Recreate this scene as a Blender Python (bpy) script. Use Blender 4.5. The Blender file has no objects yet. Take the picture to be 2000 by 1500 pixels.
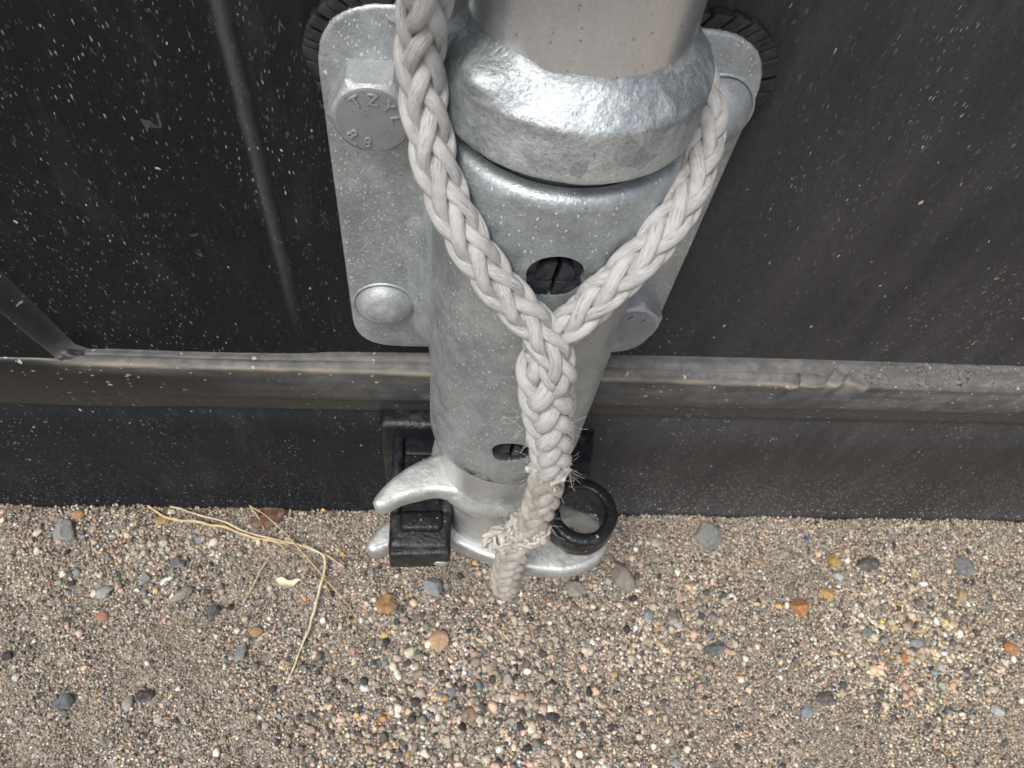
import bpy, bmesh, math, random
import numpy as np
from mathutils import Vector, Matrix, noise

random.seed(7)
rng = np.random.default_rng(11)
SC = bpy.context.scene
COL = SC.collection
MM = 0.001

# ------------------------------------------------------------------ camera
cam_data = bpy.data.cameras.new('camera')
cam_data.sensor_width = 36.0
cam_data.lens = 24.97
cam_data.clip_start = 0.005
cam_data.clip_end = 400.0
cam_data.dof.use_dof = True
cam_data.dof.focus_distance = 0.185
cam_data.dof.aperture_fstop = 42.0
cam = bpy.data.objects.new('camera', cam_data)
COL.objects.link(cam)
cam.matrix_world = Matrix((
    (0.99404, -0.02372, -0.10645, -0.02607),
    (-0.03785, 0.84038, -0.54067, -0.16355),
    (0.10228, 0.54147, 0.83447, 0.40364),
    (0, 0, 0, 1)))
SC.camera = cam

# ------------------------------------------------------------------ sky, sun, exposure
SUN_EL, SUN_AZ = math.radians(60), math.radians(218)     # azimuth clockwise from +Y
world = bpy.data.worlds.new('World')
SC.world = world
world.use_nodes = True
wn, wl = world.node_tree.nodes, world.node_tree.links
wn.clear()
sky = wn.new('ShaderNodeTexSky')
sky.sky_type = 'NISHITA'
sky.sun_disc = False
sky.sun_elevation = SUN_EL
sky.sun_rotation = SUN_AZ
sky.dust_density = 4.0
sky.air_density = 1.0
hs = wn.new('ShaderNodeHueSaturation')
hs.inputs['Saturation'].default_value = 0.48
bg = wn.new('ShaderNodeBackground')
bg.inputs['Strength'].default_value = 0.105
wo = wn.new('ShaderNodeOutputWorld')
wl.new(sky.outputs[0], hs.inputs['Color'])
wl.new(hs.outputs[0], bg.inputs['Color'])
wl.new(bg.outputs[0], wo.inputs['Surface'])

sun_data = bpy.data.lights.new('sun', 'SUN')
sun_data.energy = 1.5
sun_data.angle = math.radians(24)
sun_data.color = (1.0, 0.96, 0.9)
sun = bpy.data.objects.new('sun', sun_data)
COL.objects.link(sun)
sd = Vector((math.sin(SUN_AZ) * math.cos(SUN_EL), math.cos(SUN_AZ) * math.cos(SUN_EL), math.sin(SUN_EL)))
sun.rotation_euler = sd.to_track_quat('Z', 'Y').to_euler()
sun.location = (0, -1, 3)

SC.view_settings.view_transform = 'Standard'
SC.view_settings.look = 'None'
SC.view_settings.gamma = 1.0
SC.view_settings.exposure = 0.58
SC.view_settings.use_curve_mapping = False
SC.cycles.max_bounces = 5
SC.cycles.diffuse_bounces = 3
SC.cycles.glossy_bounces = 3


# ------------------------------------------------------------------ node helpers
class NT:
    def __init__(self, name):
        self.m = bpy.data.materials.new(name)
        self.m.use_nodes = True
        self.t = self.m.node_tree
        self.t.nodes.clear()
        self.out = self.t.nodes.new('ShaderNodeOutputMaterial')
        self.p = self.t.nodes.new('ShaderNodeBsdfPrincipled')
        self.t.links.new(self.p.outputs[0], self.out.inputs[0])

    def n(self, kind, **kw):
        nd = self.t.nodes.new('ShaderNode' + kind)
        for k, v in kw.items():
            setattr(nd, k, v)
        return nd

    def put(self, sock, v):
        if hasattr(v, 'is_output') or isinstance(v, bpy.types.NodeSocket):
            self.t.links.new(v, sock)
        else:
            sock.default_value = v

    def co(self, scale=(1, 1, 1), kind='Object', rot=(0, 0, 0)):
        tc = self.n('TexCoord')
        mp = self.n('Mapping')
        mp.inputs['Scale'].default_value = scale
        mp.inputs['Rotation'].default_value = rot
        self.t.links.new(tc.outputs[kind], mp.inputs[0])
        return mp.outputs[0]

    def noise(self, co, scale, detail=4.0, rough=0.55, dist=0.0):
        nd = self.n('TexNoise')
        self.put(nd.inputs['Vector'], co)
        nd.inputs['Scale'].default_value = scale
        nd.inputs['Detail'].default_value = detail
        nd.inputs['Roughness'].default_value = rough
        nd.inputs['Distortion'].default_value = dist
        return nd.outputs['Fac']

    def noisec(self, co, scale, detail=2.0):
        nd = self.n('TexNoise')
        self.put(nd.inputs['Vector'], co)
        nd.inputs['Scale'].default_value = scale
        nd.inputs['Detail'].default_value = detail
        return nd.outputs['Color']

    def vor(self, co, scale, feature='F1', rand=1.0):
        nd = self.n('TexVoronoi', feature=feature)
        self.put(nd.inputs['Vector'], co)
        nd.inputs['Scale'].default_value = scale
        nd.inputs['Randomness'].default_value = rand
        return nd

    def math(self, op, a, b=0.0, c=0.0, clamp=False):
        nd = self.n('Math', operation=op)
        nd.use_clamp = clamp
        self.put(nd.inputs[0], a)
        self.put(nd.inputs[1], b)
        self.put(nd.inputs[2], c)
        return nd.outputs[0]

    def ramp(self, v, lo, hi, a=0.0, b=1.0):
        nd = self.n('MapRange')
        nd.interpolation_type = 'SMOOTHSTEP'
        self.put(nd.inputs[0], v)
        nd.inputs[1].default_value = lo
        nd.inputs[2].default_value = hi
        nd.inputs[3].default_value = a
        nd.inputs[4].default_value = b
        return nd.outputs[0]

    def mix(self, f, a, b):
        nd = self.n('Mix', data_type='RGBA')
        self.put(nd.inputs[0], f)
        for s, v in ((nd.inputs[6], a), (nd.inputs[7], b)):
            if isinstance(v, tuple) and len(v) == 3:
                v = (*v, 1.0)
            self.put(s, v)
        return nd.outputs[2]

    def addv(self, a, b, s):
        sc = self.n('VectorMath', operation='MULTIPLY_ADD')
        self.put(sc.inputs[0], b)
        sc.inputs[1].default_value = (s, s, s)
        self.put(sc.inputs[2], a)
        return sc.outputs[0]

    def bump(self, h, strength=0.4, dist=0.0005, base=None):
        nd = self.n('Bump')
        nd.inputs['Strength'].default_value = strength
        nd.inputs['Distance'].default_value = dist
        self.put(nd.inputs['Height'], h)
        if base is not None:
            self.t.links.new(base, nd.inputs['Normal'])
        return nd.outputs[0]

    def set(self, **kw):
        names = dict(color='Base Color', rough='Roughness', metal='Metallic', normal='Normal',
                     spec='Specular IOR Level', sheen='Sheen Weight', sss='Subsurface Weight',
                     coat='Coat Weight')
        for k, v in kw.items():
            if isinstance(v, tuple) and len(v) == 3:
                v = (*v, 1.0)
            self.put(self.p.inputs[names[k]], v)
        return self.m

    def flat(self, scale=(1, 1, 1), tilt=0.0):
        """coordinates on an upright face: (x, z) in the first two slots"""
        return self.co(scale, rot=(-math.pi / 2, 0, tilt))

    def specks(self, co, scale, keep, rad, soft=0.35, two=False):
        """irregular flecks: 1 inside a fleck, 0 elsewhere"""
        wob = self.noisec(co, scale * 2.2, 2.0)
        c2 = self.addv(co, wob, 0.45 / scale)
        v = self.vor(c2, scale)
        if two:
            v.voronoi_dimensions = '2D'
        sep = self.n('SeparateColor')
        self.t.links.new(v.outputs['Color'], sep.inputs[0])
        pick = self.math('GREATER_THAN', sep.outputs[0], 1.0 - keep)
        r = self.math('MULTIPLY_ADD', sep.outputs[1], rad * 0.8, rad * 0.3)
        d = self.math('SUBTRACT', r, v.outputs['Distance'])
        f = self.math('DIVIDE', d, rad * soft, clamp=True)
        return self.math('MULTIPLY', f, pick)


MAT = {}


def mat_black(name, dust_bias, rail=False):
    t = NT(name)
    co = t.co()
    zs = t.co((1, 1, 0.32))
    big = t.noise(co, 9.0, 3.0)
    vert = t.noise(t.co((1, 1, 0.12)), 95.0, 5.0, 0.6)
    fine = t.noise(zs, 900.0, 6.0, 0.7)
    sep = t.n('SeparateXYZ')
    t.t.links.new(co, sep.inputs[0])
    # more of the pale grey tone on the right of the bracket than on the left
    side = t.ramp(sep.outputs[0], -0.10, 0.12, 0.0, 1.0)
    dust_tone = t.math('MULTIPLY_ADD', side, 0.25, dust_bias)
    if not rail:
        streak = t.ramp(t.math('ABSOLUTE', t.math('ADD', sep.outputs[0], t.math('MULTIPLY_ADD', t.noise(co, 60.0), 0.0022, 0.0779))), 0.0028, 0.0004, 0.0, 0.34)
        streak = t.math('MULTIPLY', streak, t.ramp(sep.outputs[2], 0.05, 0.10))
        dust_tone = t.math('ADD', dust_tone, streak)
    dust_tone = t.math('MULTIPLY', dust_tone, t.ramp(big, 0.25, 0.75, 0.75, 1.3))
    grain = t.ramp(t.math('MULTIPLY_ADD', vert, 0.5, t.math('MULTIPLY', fine, 0.6)), 0.35, 0.75, 0.65, 1.3)
    dust_tone = t.math('MULTIPLY', dust_tone, grain, clamp=True)
    base = t.mix(t.noise(co, 300.0, 3.0), (0.0045, 0.0055, 0.0075), (0.010, 0.0115, 0.0145))
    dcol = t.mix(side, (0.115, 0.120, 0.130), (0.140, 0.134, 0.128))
    col = t.mix(dust_tone, base, dcol)
    # hair scratches
    lines = None
    for sc, w, thr in ((130.0, 0.006, 0.57), (330.0, 0.010, 0.56)):
        nz = t.noise(t.co((1, 1, 0.20), rot=(0.0, 0.12, 0.0)), sc, 3.0, 0.5, 0.6)
        band = t.math('LESS_THAN', t.math('ABSOLUTE', t.math('SUBTRACT', nz, 0.5)), w)
        msk = t.ramp(t.noise(co, sc * 1.7, 3.0), thr, thr + 0.08)
        li = t.math('MULTIPLY', band, msk)
        lines = li if lines is None else t.math('MAXIMUM', lines, li)
    col = t.mix(t.math('MULTIPLY', lines, 0.22), col, (0.26, 0.25, 0.24))
    # pale flecks of paint and grit
    f1 = t.specks(t.flat((1, 1, 0.7), 0.15), 85.0, 0.16, 0.048, two=True)
    f2 = t.specks(t.flat((1, 1, 0.42), -0.1), 420.0, 0.20, 0.12, two=True)
    f3 = t.specks(t.flat((1, 1, 0.30)), 800.0, 0.36, 0.19, two=True)
    f5 = t.specks(t.flat((1, 1, 0.45), 0.3), 230.0, 0.10, 0.085, two=True)
    grp = t.ramp(t.noise(t.co((1, 1, 0.3)), 42.0, 4.0), 0.42, 0.62)
    haze = t.ramp(t.noise(t.co((1, 1, 0.28)), 60.0, 6.0, 0.7, 0.4), 0.50, 0.75, 0.0, 0.13)
    col = t.mix(haze, col, dcol)
    fade = t.ramp(t.noise(co, 130.0, 2.0), 0.35, 0.65, 0.15, 0.9)
    fl = t.math('MAXIMUM', t.math('MAXIMUM', f1, t.math('MULTIPLY', f5, fade)), t.math('MULTIPLY', t.math('MAXIMUM', f2, f3), t.math('MULTIPLY', t.math('MULTIPLY', grp, fade), 0.85)))
    if rail:
        f4 = t.specks(t.flat((1, 1, 0.8)), 620.0, 0.42, 0.22, two=True)
        low = t.ramp(sep.outputs[2], 0.085, 0.03)
        fl = t.math('MAXIMUM', fl, t.math('MULTIPLY', f4, t.math('MULTIPLY', low, t.ramp(side, 0.0, 1.0, 0.25, 1.0))))
    col = t.mix(t.math('MULTIPLY', fl, 0.85), col, (0.52, 0.505, 0.475))
    h = t.math('MULTIPLY_ADD', fine, 0.5, t.math('MULTIPLY', t.noise(co, 160.0, 4.0), 0.6))
    rough = t.ramp(dust_tone, 0.0, 0.4, 0.42, 0.68)
    t.set(color=col, rough=rough, normal=t.bump(h, 0.35, 0.0004), spec=0.17)
    return t.m


def mat_gasket():
    t = NT('gasket_rubber')
    co = t.co()
    at = t.n('Attribute')
    at.attribute_name = 'wear'
    sep = t.n('SeparateColor')
    t.t.links.new(at.outputs['Color'], sep.inputs[0])
    dust_tone, tan, crack = sep.outputs[0], sep.outputs[1], sep.outputs[2]
    nz = t.noise(co, 140.0, 6.0, 0.65)
    st = t.noise(t.co((0.15, 1, 1)), 260.0, 4.0, 0.6)
    fine = t.noise(co, 1100.0, 5.0, 0.7)
    d = t.math('MULTIPLY', dust_tone, t.ramp(t.math('MULTIPLY_ADD', nz, 0.6, t.math('MULTIPLY', st, 0.4)), 0.3, 0.7, 0.45, 1.35), clamp=True)
    col = t.mix(d, (0.010, 0.0105, 0.0115), (0.205, 0.202, 0.196))
    col = t.mix(t.math('MULTIPLY', tan, t.ramp(st, 0.3, 0.6, 0.3, 0.9)), col, (0.38, 0.32, 0.24))
    f1 = t.specks(t.flat((0.7, 1, 1)), 150.0, 0.2, 0.10, two=True)
    f2 = t.specks(t.flat((0.5, 1, 1)), 480.0, 0.14, 0.17, two=True)
    col = t.mix(t.math('MULTIPLY', t.math('MAXIMUM', f1, f2), 0.8), col, (0.50, 0.47, 0.43))
    ed = t.vor(t.addv(t.co((0.75, 1, 1)), t.noisec(co, 500.0), 0.0012), 460.0, 'DISTANCE_TO_EDGE')
    ck = t.math('MULTIPLY', t.ramp(ed.outputs[0], 0.05, 0.015), t.math('MULTIPLY', crack, t.ramp(nz, 0.38, 0.56)))
    col = t.mix(ck, col, (0.02, 0.02, 0.02))
    h = t.math('SUBTRACT', t.math('MULTIPLY_ADD', nz, 0.8, t.math('MULTIPLY', fine, 0.3)), ck)
    t.set(color=col, rough=t.ramp(d, 0.0, 0.6, 0.34, 0.85), normal=t.bump(h, 0.45, 0.0005))
    return t.m


def mat_zinc(name, lo, hi, metal=0.72, r0=0.34, r1=0.58, bump=0.35, white=0.0, speck=0.5, spangle=0.0, stretch=(1, 1, 1), lump=170.0, scuff=None):
    t = NT(name)
    co = t.co()
    a = t.noise(t.co(stretch), 45.0, 5.0, 0.6)
    b = t.noise(t.co(stretch), 190.0, 5.0, 0.65)
    fine = t.noise(co, 1500.0, 4.0, 0.7)
    v = t.vor(t.addv(co, t.noisec(co, 200.0), 0.003), 240.0)
    sp = t.n('SeparateColor')
    t.t.links.new(v.outputs['Color'], sp.inputs[0])
    f = t.math('MULTIPLY_ADD', a, 0.42, t.math('MULTIPLY_ADD', b, 0.26, t.math('MULTIPLY_ADD', fine, 0.36, -0.02)))
    f = t.math('ADD', f, t.math('MULTIPLY', t.math('SUBTRACT', sp.outputs[0], 0.5), spangle))
    col = t.mix(t.ramp(f, 0.32, 0.68), lo, hi)
    # dark tarnish flecks
    dk = t.ramp(t.noise(co, 260.0, 6.0, 0.7), 0.62, 0.72)
    col = t.mix(t.math('MULTIPLY', dk, 0.35), col, (0.13, 0.14, 0.15))
    fl = t.math('MAXIMUM', t.specks(t.co((1, 1, 0.8)), 420.0, 0.22, 0.20), t.specks(t.co((1, 1, 0.6)), 1150.0, 0.5, 0.32))
    pit = t.specks(co, 900.0, 0.35, 0.26)
    col = t.mix(t.math('MULTIPLY', pit, 0.55), col, (0.10, 0.105, 0.11))
    fl = t.math('MULTIPLY', fl, speck)
    wh = t.math('MULTIPLY', t.ramp(t.noise(co, 70.0, 5.0, 0.65), 0.45, 0.65), white)
    col = t.mix(wh, col, (0.62, 0.64, 0.63))
    col = t.mix(fl, col, (0.70, 0.69, 0.66))
    met = t.math('MULTIPLY', metal, t.math('SUBTRACT', 1.0, t.math('MAXIMUM', fl, t.math('MULTIPLY', wh, 0.6))))
    if scuff:
        sp2 = t.n('SeparateXYZ')
        t.t.links.new(co, sp2.inputs[0])
        band = t.math('MULTIPLY', t.ramp(sp2.outputs[2], scuff[0], scuff[1]), t.ramp(t.noise(t.co((1, 1, 1.6)), 95.0, 5.0, 0.65), 0.50, 0.57))
        band = t.math('MULTIPLY', band, t.ramp(sp2.outputs[1], -0.046, -0.052))
        col = t.mix(band, col, (0.02, 0.021, 0.023))
        met = t.math('MULTIPLY', met, t.math('SUBTRACT', 1.0, band))
    h = t.math('MULTIPLY_ADD', t.noise(co, lump, 4.0, 0.6), 1.0, t.math('MULTIPLY', fine, 0.40))
    t.set(color=col, metal=met, rough=t.ramp(b, 0.3, 0.7, r0, r1), normal=t.bump(h, bump, 0.0006))
    return t.m


def mat_keeper():
    t = NT('black_cast_paint')
    co = t.co()
    nz = t.noise(co, 180.0, 5.0, 0.6)
    d = t.ramp(t.noise(co, 90.0, 5.0, 0.65), 0.50, 0.75, 0.0, 0.30)
    col = t.mix(d, (0.009, 0.010, 0.013), (0.13, 0.13, 0.13))
    col = t.mix(t.specks(co, 300.0, 0.2, 0.15), col, (0.45, 0.44, 0.42))
    t.set(color=col, rough=t.ramp(nz, 0.3, 0.7, 0.26, 0.5), normal=t.bump(t.math('ADD', nz, t.noise(co, 700.0, 3.0)), 0.5, 0.0007), spec=0.4)
    return t.m


def mat_plain(name, c0, c1, scale=300.0, rough=0.6, bump=0.3, dist=0.0004, spec=0.5):
    t = NT(name)
    co = t.co()
    nz = t.noise(co, scale, 5.0, 0.65)
    t.set(color=t.mix(t.ramp(nz, 0.3, 0.7), c0, c1), rough=rough, normal=t.bump(nz, bump, dist), spec=spec)
    return t.m


def mat_rope(name, clean, dirty, amt):
    t = NT(name)
    uv = t.n('UVMap')
    uv.uv_map = 'UVMap'
    mp = t.n('Mapping')
    mp.inputs['Scale'].default_value = (15.0, 0.16, 1.0)
    t.t.links.new(uv.outputs[0], mp.inputs[0])
    mp2 = t.n('Mapping')
    mp2.inputs['Scale'].default_value = (46.0, 0.30, 1.0)
    t.t.links.new(uv.outputs[0], mp2.inputs[0])
    s1 = t.noise(mp.outputs[0], 1.0, 4.0, 0.6, 0.3)
    s2 = t.noise(mp2.outputs[0], 1.0, 3.0, 0.6, 0.2)
    co = t.co()
    stain = t.ramp(t.noise(co, 150.0, 5.0, 0.65), 0.40, 0.70)
    col = t.mix(t.math('MULTIPLY', stain, amt), clean, dirty)
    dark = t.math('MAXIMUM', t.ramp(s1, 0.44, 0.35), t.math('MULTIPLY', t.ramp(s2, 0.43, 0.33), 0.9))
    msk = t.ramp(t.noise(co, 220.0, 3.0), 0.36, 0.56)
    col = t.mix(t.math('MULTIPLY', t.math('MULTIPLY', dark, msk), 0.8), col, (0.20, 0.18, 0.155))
    h = t.math('MULTIPLY_ADD', s1, 0.6, t.math('MULTIPLY', s2, 0.5))
    t.set(color=col, rough=0.40, normal=t.bump(h, 1.0, 0.0007), sheen=0.1, spec=0.5)
    return t.m


def mat_attr(name, rough=0.85):
    t = NT(name)
    at = t.n('Attribute')
    at.attribute_name = 'tint'
    co = t.co()
    nz = t.noise(co, 900.0, 4.0, 0.7)
    c = t.n('Mix', data_type='RGBA', blend_type='MULTIPLY')
    c.inputs[0].default_value = 1.0
    t.t.links.new(at.outputs['Color'], c.inputs[6])
    k = t.ramp(nz, 0.25, 0.75, 0.65, 1.30)
    cc = t.n('CombineColor')
    for i in range(3):
        t.t.links.new(k, cc.inputs[i])
    t.t.links.new(cc.outputs[0], c.inputs[7])
    t.set(color=c.outputs[2], rough=rough, normal=t.bump(nz, 0.4, 0.0004), spec=0.35)
    return t.m


def mat_ground():
    t = NT('sandy_ground')
    co = t.co()
    wob = t.addv(co, t.noisec(co, 600.0), 0.0009)
    v1 = t.vor(wob, 620.0)
    v2 = t.vor(wob, 1250.0)
    col = None
    for v in (v1, v2):
        sp = t.n('SeparateColor')
        t.t.links.new(v.outputs['Color'], sp.inputs[0])
        cr = t.n('ValToRGB')
        cr.color_ramp.interpolation = 'CONSTANT'
        els = cr.color_ramp.elements
        stops = [(0.0, (0.045, 0.042, 0.040)), (0.15, (0.12, 0.11, 0.098)), (0.34, (0.22, 0.19, 0.155)),
                 (0.58, (0.34, 0.29, 0.235)), (0.80, (0.44, 0.38, 0.31)), (0.93, (0.55, 0.50, 0.44))]
        els[0].position, els[0].color = stops[0][0], (*stops[0][1], 1)
        els[1].position, els[1].color = stops[1][0], (*stops[1][1], 1)
        for p, c in stops[2:]:
            e = els.new(p)
            e.color = (*c, 1)
        t.t.links.new(sp.outputs[0], cr.inputs[0])
        col = cr.outputs[0] if col is None else t.mix(0.55, col, cr.outputs[0])
    h = t.math('MULTIPLY_ADD', v1.outputs['Distance'], -0.8, t.math('MULTIPLY', v2.outputs['Distance'], -0.5))
    t.set(color=col, rough=0.9, normal=t.bump(h, 0.8, 0.0012), spec=0.3)
    return t.m


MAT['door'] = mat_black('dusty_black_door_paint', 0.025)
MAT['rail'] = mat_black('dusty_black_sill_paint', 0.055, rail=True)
MAT['gasket'] = mat_gasket()
MAT['plate'] = mat_zinc('galvanised_plate', (0.25, 0.28, 0.29), (0.50, 0.535, 0.55), 0.58, 0.38, 0.58, 0.45, 0.12, 0.75, lump=620.0)
MAT['housing'] = mat_zinc('galvanised_housing', (0.26, 0.295, 0.308), (0.51, 0.55, 0.565), 0.60, 0.34, 0.54, 0.40, 0.10, 0.8, lump=620.0, scuff=(0.0075, 0.0015))
MAT['tube'] = mat_zinc('galvanised_tube', (0.60, 0.635, 0.66), (0.78, 0.80, 0.81), 0.74, 0.15, 0.27, 0.15, 0.0, 0.1, stretch=(1, 1, 0.3), lump=60.0)
MAT['collar'] = mat_zinc('galvanised_collar', (0.27, 0.30, 0.315), (0.62, 0.66, 0.68), 0.68, 0.36, 0.56, 0.6, 0.06, 0.2, 0.14, lump=780.0)
MAT['cam'] = mat_zinc('galvanised_cam', (0.38, 0.40, 0.40), (0.66, 0.675, 0.66), 0.62, 0.32, 0.52, 0.45, 0.16, 0.35, lump=520.0)
MAT['bolt'] = mat_zinc('galvanised_bolt', (0.27, 0.285, 0.30), (0.46, 0.475, 0.49), 0.5, 0.42, 0.62, 0.4, 0.0, 0.3, lump=700.0)
MAT['boltface'] = mat_zinc('galvanised_bolt_face', (0.25, 0.255, 0.27), (0.335, 0.34, 0.355), 0.45, 0.42, 0.6, 0.15, 0.0, 0.15)
MAT['keeper'] = mat_keeper()
MAT['plastic'] = mat_plain('black_plastic', (0.012, 0.013, 0.017), (0.026, 0.028, 0.034), 500.0, 0.24, 0.15)
MAT['dark'] = mat_plain('dark_sleeve', (0.006, 0.006, 0.007), (0.012, 0.012, 0.012), 500.0, 0.7, 0.1)
MAT['rubber'] = mat_plain('cracked_black_rubber', (0.008, 0.008, 0.009), (0.030, 0.030, 0.032), 350.0, 0.5, 0.4)
MAT['rope'] = mat_rope('white_rope_strand', (0.63, 0.625, 0.615), (0.42, 0.395, 0.36), 0.5)
MAT['rope_end'] = mat_rope('dirty_rope_strand', (0.54, 0.515, 0.475), (0.33, 0.295, 0.245), 0.9)
MAT['fibre'] = mat_plain('rope_fibre', (0.62, 0.59, 0.54), (0.74, 0.72, 0.68), 400.0, 0.6, 0.1)
MAT['fray'] = mat_plain('frayed_rope', (0.40, 0.37, 0.32), (0.68, 0.655, 0.61), 330.0, 0.75, 0.9, 0.001)
MAT['grain'] = mat_attr('gravel_grain')
MAT['ground'] = mat_ground()


# ------------------------------------------------------------------ mesh helpers
def tag(o, label=None, cat=None, group=None, kind=None):
    if label: o['label'] = label
    if cat: o['category'] = cat
    if group: o['group'] = group
    if kind: o['kind'] = kind
    return o


def thing(name, loc, label, cat, group=None):
    o = bpy.data.objects.new(name, None)
    o.empty_display_size = 0.02
    o.location = loc
    COL.objects.link(o)
    return tag(o, label, cat, group)


def origin(o):
    v = Vector((0, 0, 0))
    while o is not None:
        v += o.location
        o = o.parent
    return v


def link(name, me, mat, parent=None, at=None):
    """mesh given in world coordinates; moved so the object sits at 'at' or on its parent"""
    o = bpy.data.objects.new(name, me)
    if mat is not None:
        me.materials.append(mat)
    COL.objects.link(o)
    base = origin(parent) if parent is not None else Vector((0, 0, 0))
    if at is not None:
        o.location = Vector(at) - base
        base = Vector(at)
    o.parent = parent
    if base.length > 0:
        me.transform(Matrix.Translation(-base))
    return o


def me_np(name, verts, faces, smooth=True):
    me = bpy.data.meshes.new(name)
    verts = np.asarray(verts, dtype=np.float32)
    if isinstance(faces, np.ndarray):
        k = faces.shape[1]
        me.vertices.add(len(verts))
        me.vertices.foreach_set('co', verts.ravel())
        me.loops.add(faces.size)
        me.loops.foreach_set('vertex_index', faces.astype(np.int32).ravel())
        me.polygons.add(len(faces))
        me.polygons.foreach_set('loop_start', np.arange(0, faces.size, k, dtype=np.int32))
        me.update(calc_edges=True)
    else:
        me.from_pydata([tuple(map(float, v)) for v in verts], [], faces)
        me.update()
    if smooth:
        me.polygons.foreach_set('use_smooth', np.ones(len(me.polygons), dtype=bool))
    return me


def me_bm(name, bm, smooth=True, angle=35.0):
    bmesh.ops.recalc_face_normals(bm, faces=bm.faces[:])
    me = bpy.data.meshes.new(name)
    bm.to_mesh(me)
    bm.free()
    if smooth:
        me.polygons.foreach_set('use_smooth', np.ones(len(me.polygons), dtype=bool))
        me.set_sharp_from_angle(angle=math.radians(angle))
    return me


def grid_faces(nu, nv, wrap_u=False):
    i = np.arange(nu if wrap_u else nu - 1)
    j = np.arange(nv - 1)
    I, J = np.meshgrid(i, j, indexing='ij')
    I2 = (I + 1) % nu
    return np.stack([I * nv + J, I2 * nv + J, I2 * nv + J + 1, I * nv + J + 1], -1).reshape(-1, 4)


def lathe(profile, cx, cy, seg=96, disp=None, th0=0.0, th1=2 * math.pi):
    """profile [(r, z)] in metres about a vertical axis, disp(theta, r, z) -> radial offset"""
    full = abs(th1 - th0 - 2 * math.pi) < 1e-6
    n = seg if full else seg + 1
    ths = th0 + (th1 - th0) * np.arange(n) / seg
    V = []
    for th in ths:
        for r, z in profile:
            rr = r + (disp(th, r, z) if disp else 0.0)
            V.append((cx + rr * math.sin(th), cy - rr * math.cos(th), z))
    return V, grid_faces(n, len(profile), full)


def densify(pts, step):
    out = []
    for a, b in zip(pts[:-1], pts[1:]):
        d = math.dist(a, b)
        k = max(1, int(math.ceil(d / step)))
        for i in range(k):
            f = i / k
            out.append(tuple(a[q] + (b[q] - a[q]) * f for q in range(len(a))))
    out.append(tuple(pts[-1]))
    return out


def catmull(pts, step):
    P = np.asarray(pts, dtype=float)
    P = np.vstack([2 * P[0] - P[1], P, 2 * P[-1] - P[-2]])
    out = []
    for i in range(1, len(P) - 2):
        p0, p1, p2, p3 = P[i - 1:i + 3]
        k = max(2, int(np.linalg.norm(p2[:3] - p1[:3]) / step))
        for s in np.arange(k) / k:
            out.append(0.5 * ((2 * p1) + (-p0 + p2) * s + (2 * p0 - 5 * p1 + 4 * p2 - p3) * s * s + (-p0 + 3 * p1 - 3 * p2 + p3) * s ** 3))
    out.append(P[-2])
    return np.array(out)


def frames(P):
    T = np.gradient(P, axis=0)
    T /= np.linalg.norm(T, axis=1)[:, None]
    N = np.zeros_like(P)
    ref = np.array([0.0, -1.0, 0.2])
    n = ref - T[0] * (ref @ T[0])
    n /= np.linalg.norm(n)
    for i in range(len(P)):
        n = n - T[i] * (n @ T[i])
        n /= np.linalg.norm(n)
        N[i] = n
    return T, N, np.cross(T, N)


def tube_arrays(P, rad, seg=8, N=None, rad2=None, cap=True):
    """rad: half width along binormal, rad2 along N"""
    P = np.asarray(P, float)
    T, N0, B0 = frames(P)
    if N is not None:
        N0 = N - T * np.sum(N * T, axis=1)[:, None]
        N0 /= np.linalg.norm(N0, axis=1)[:, None]
        B0 = np.cross(T, N0)
    rad = np.broadcast_to(np.asarray(rad, float), (len(P),))
    rad2 = rad if rad2 is None else np.broadcast_to(np.asarray(rad2, float), (len(P),))
    a = 2 * np.pi * np.arange(seg) / seg
    V = P[:, None, :] + B0[:, None, :] * (rad[:, None] * np.sin(a)[None, :])[..., None] + N0[:, None, :] * (rad2[:, None] * np.cos(a)[None, :])[..., None]
    n = len(P)
    I, J = np.meshgrid(np.arange(n - 1), np.arange(seg), indexing='ij')
    J2 = (J + 1) % seg
    F = np.stack([I * seg + J, I * seg + J2, (I + 1) * seg + J2, (I + 1) * seg + J], -1).reshape(-1, 4)
    V = V.reshape(-1, 3)
    if cap:
        V = np.vstack([V, P[0], P[-1]])
        c0, c1 = len(V) - 2, len(V) - 1
        j = np.arange(seg)
        j2 = (j + 1) % seg
        F = np.vstack([F, np.stack([np.full(seg, c0), j2, j, j], -1), np.stack([np.full(seg, c1), (n - 1) * seg + j, (n - 1) * seg + j2, (n - 1) * seg + j2], -1)])
    return V, F


def quads_to_mesh(name, V, F, smooth=True):
    faces = [tuple(dict.fromkeys(map(int, f))) for f in F]
    return me_np(name, V, faces, smooth)


def strand_uv(me, seg, lens):
    """uv: u round the strand, v = length in mm"""
    uvl = me.uv_layers.new(name='UVMap')
    n = len(lens)
    li = np.empty(len(me.loops), dtype=np.int32)
    me.loops.foreach_get('vertex_index', li)
    ring = np.minimum(li // seg, n - 1)
    ang = (li % seg) / seg
    u = np.abs(ang * 2 - 1)          # mirrored: no seam
    side = (ang > 0.5) * 3.7
    uv = np.stack([u + side * 0.0, lens[ring]], -1).astype(np.float32)
    uvl.data.foreach_set('uv', uv.ravel())


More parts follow.
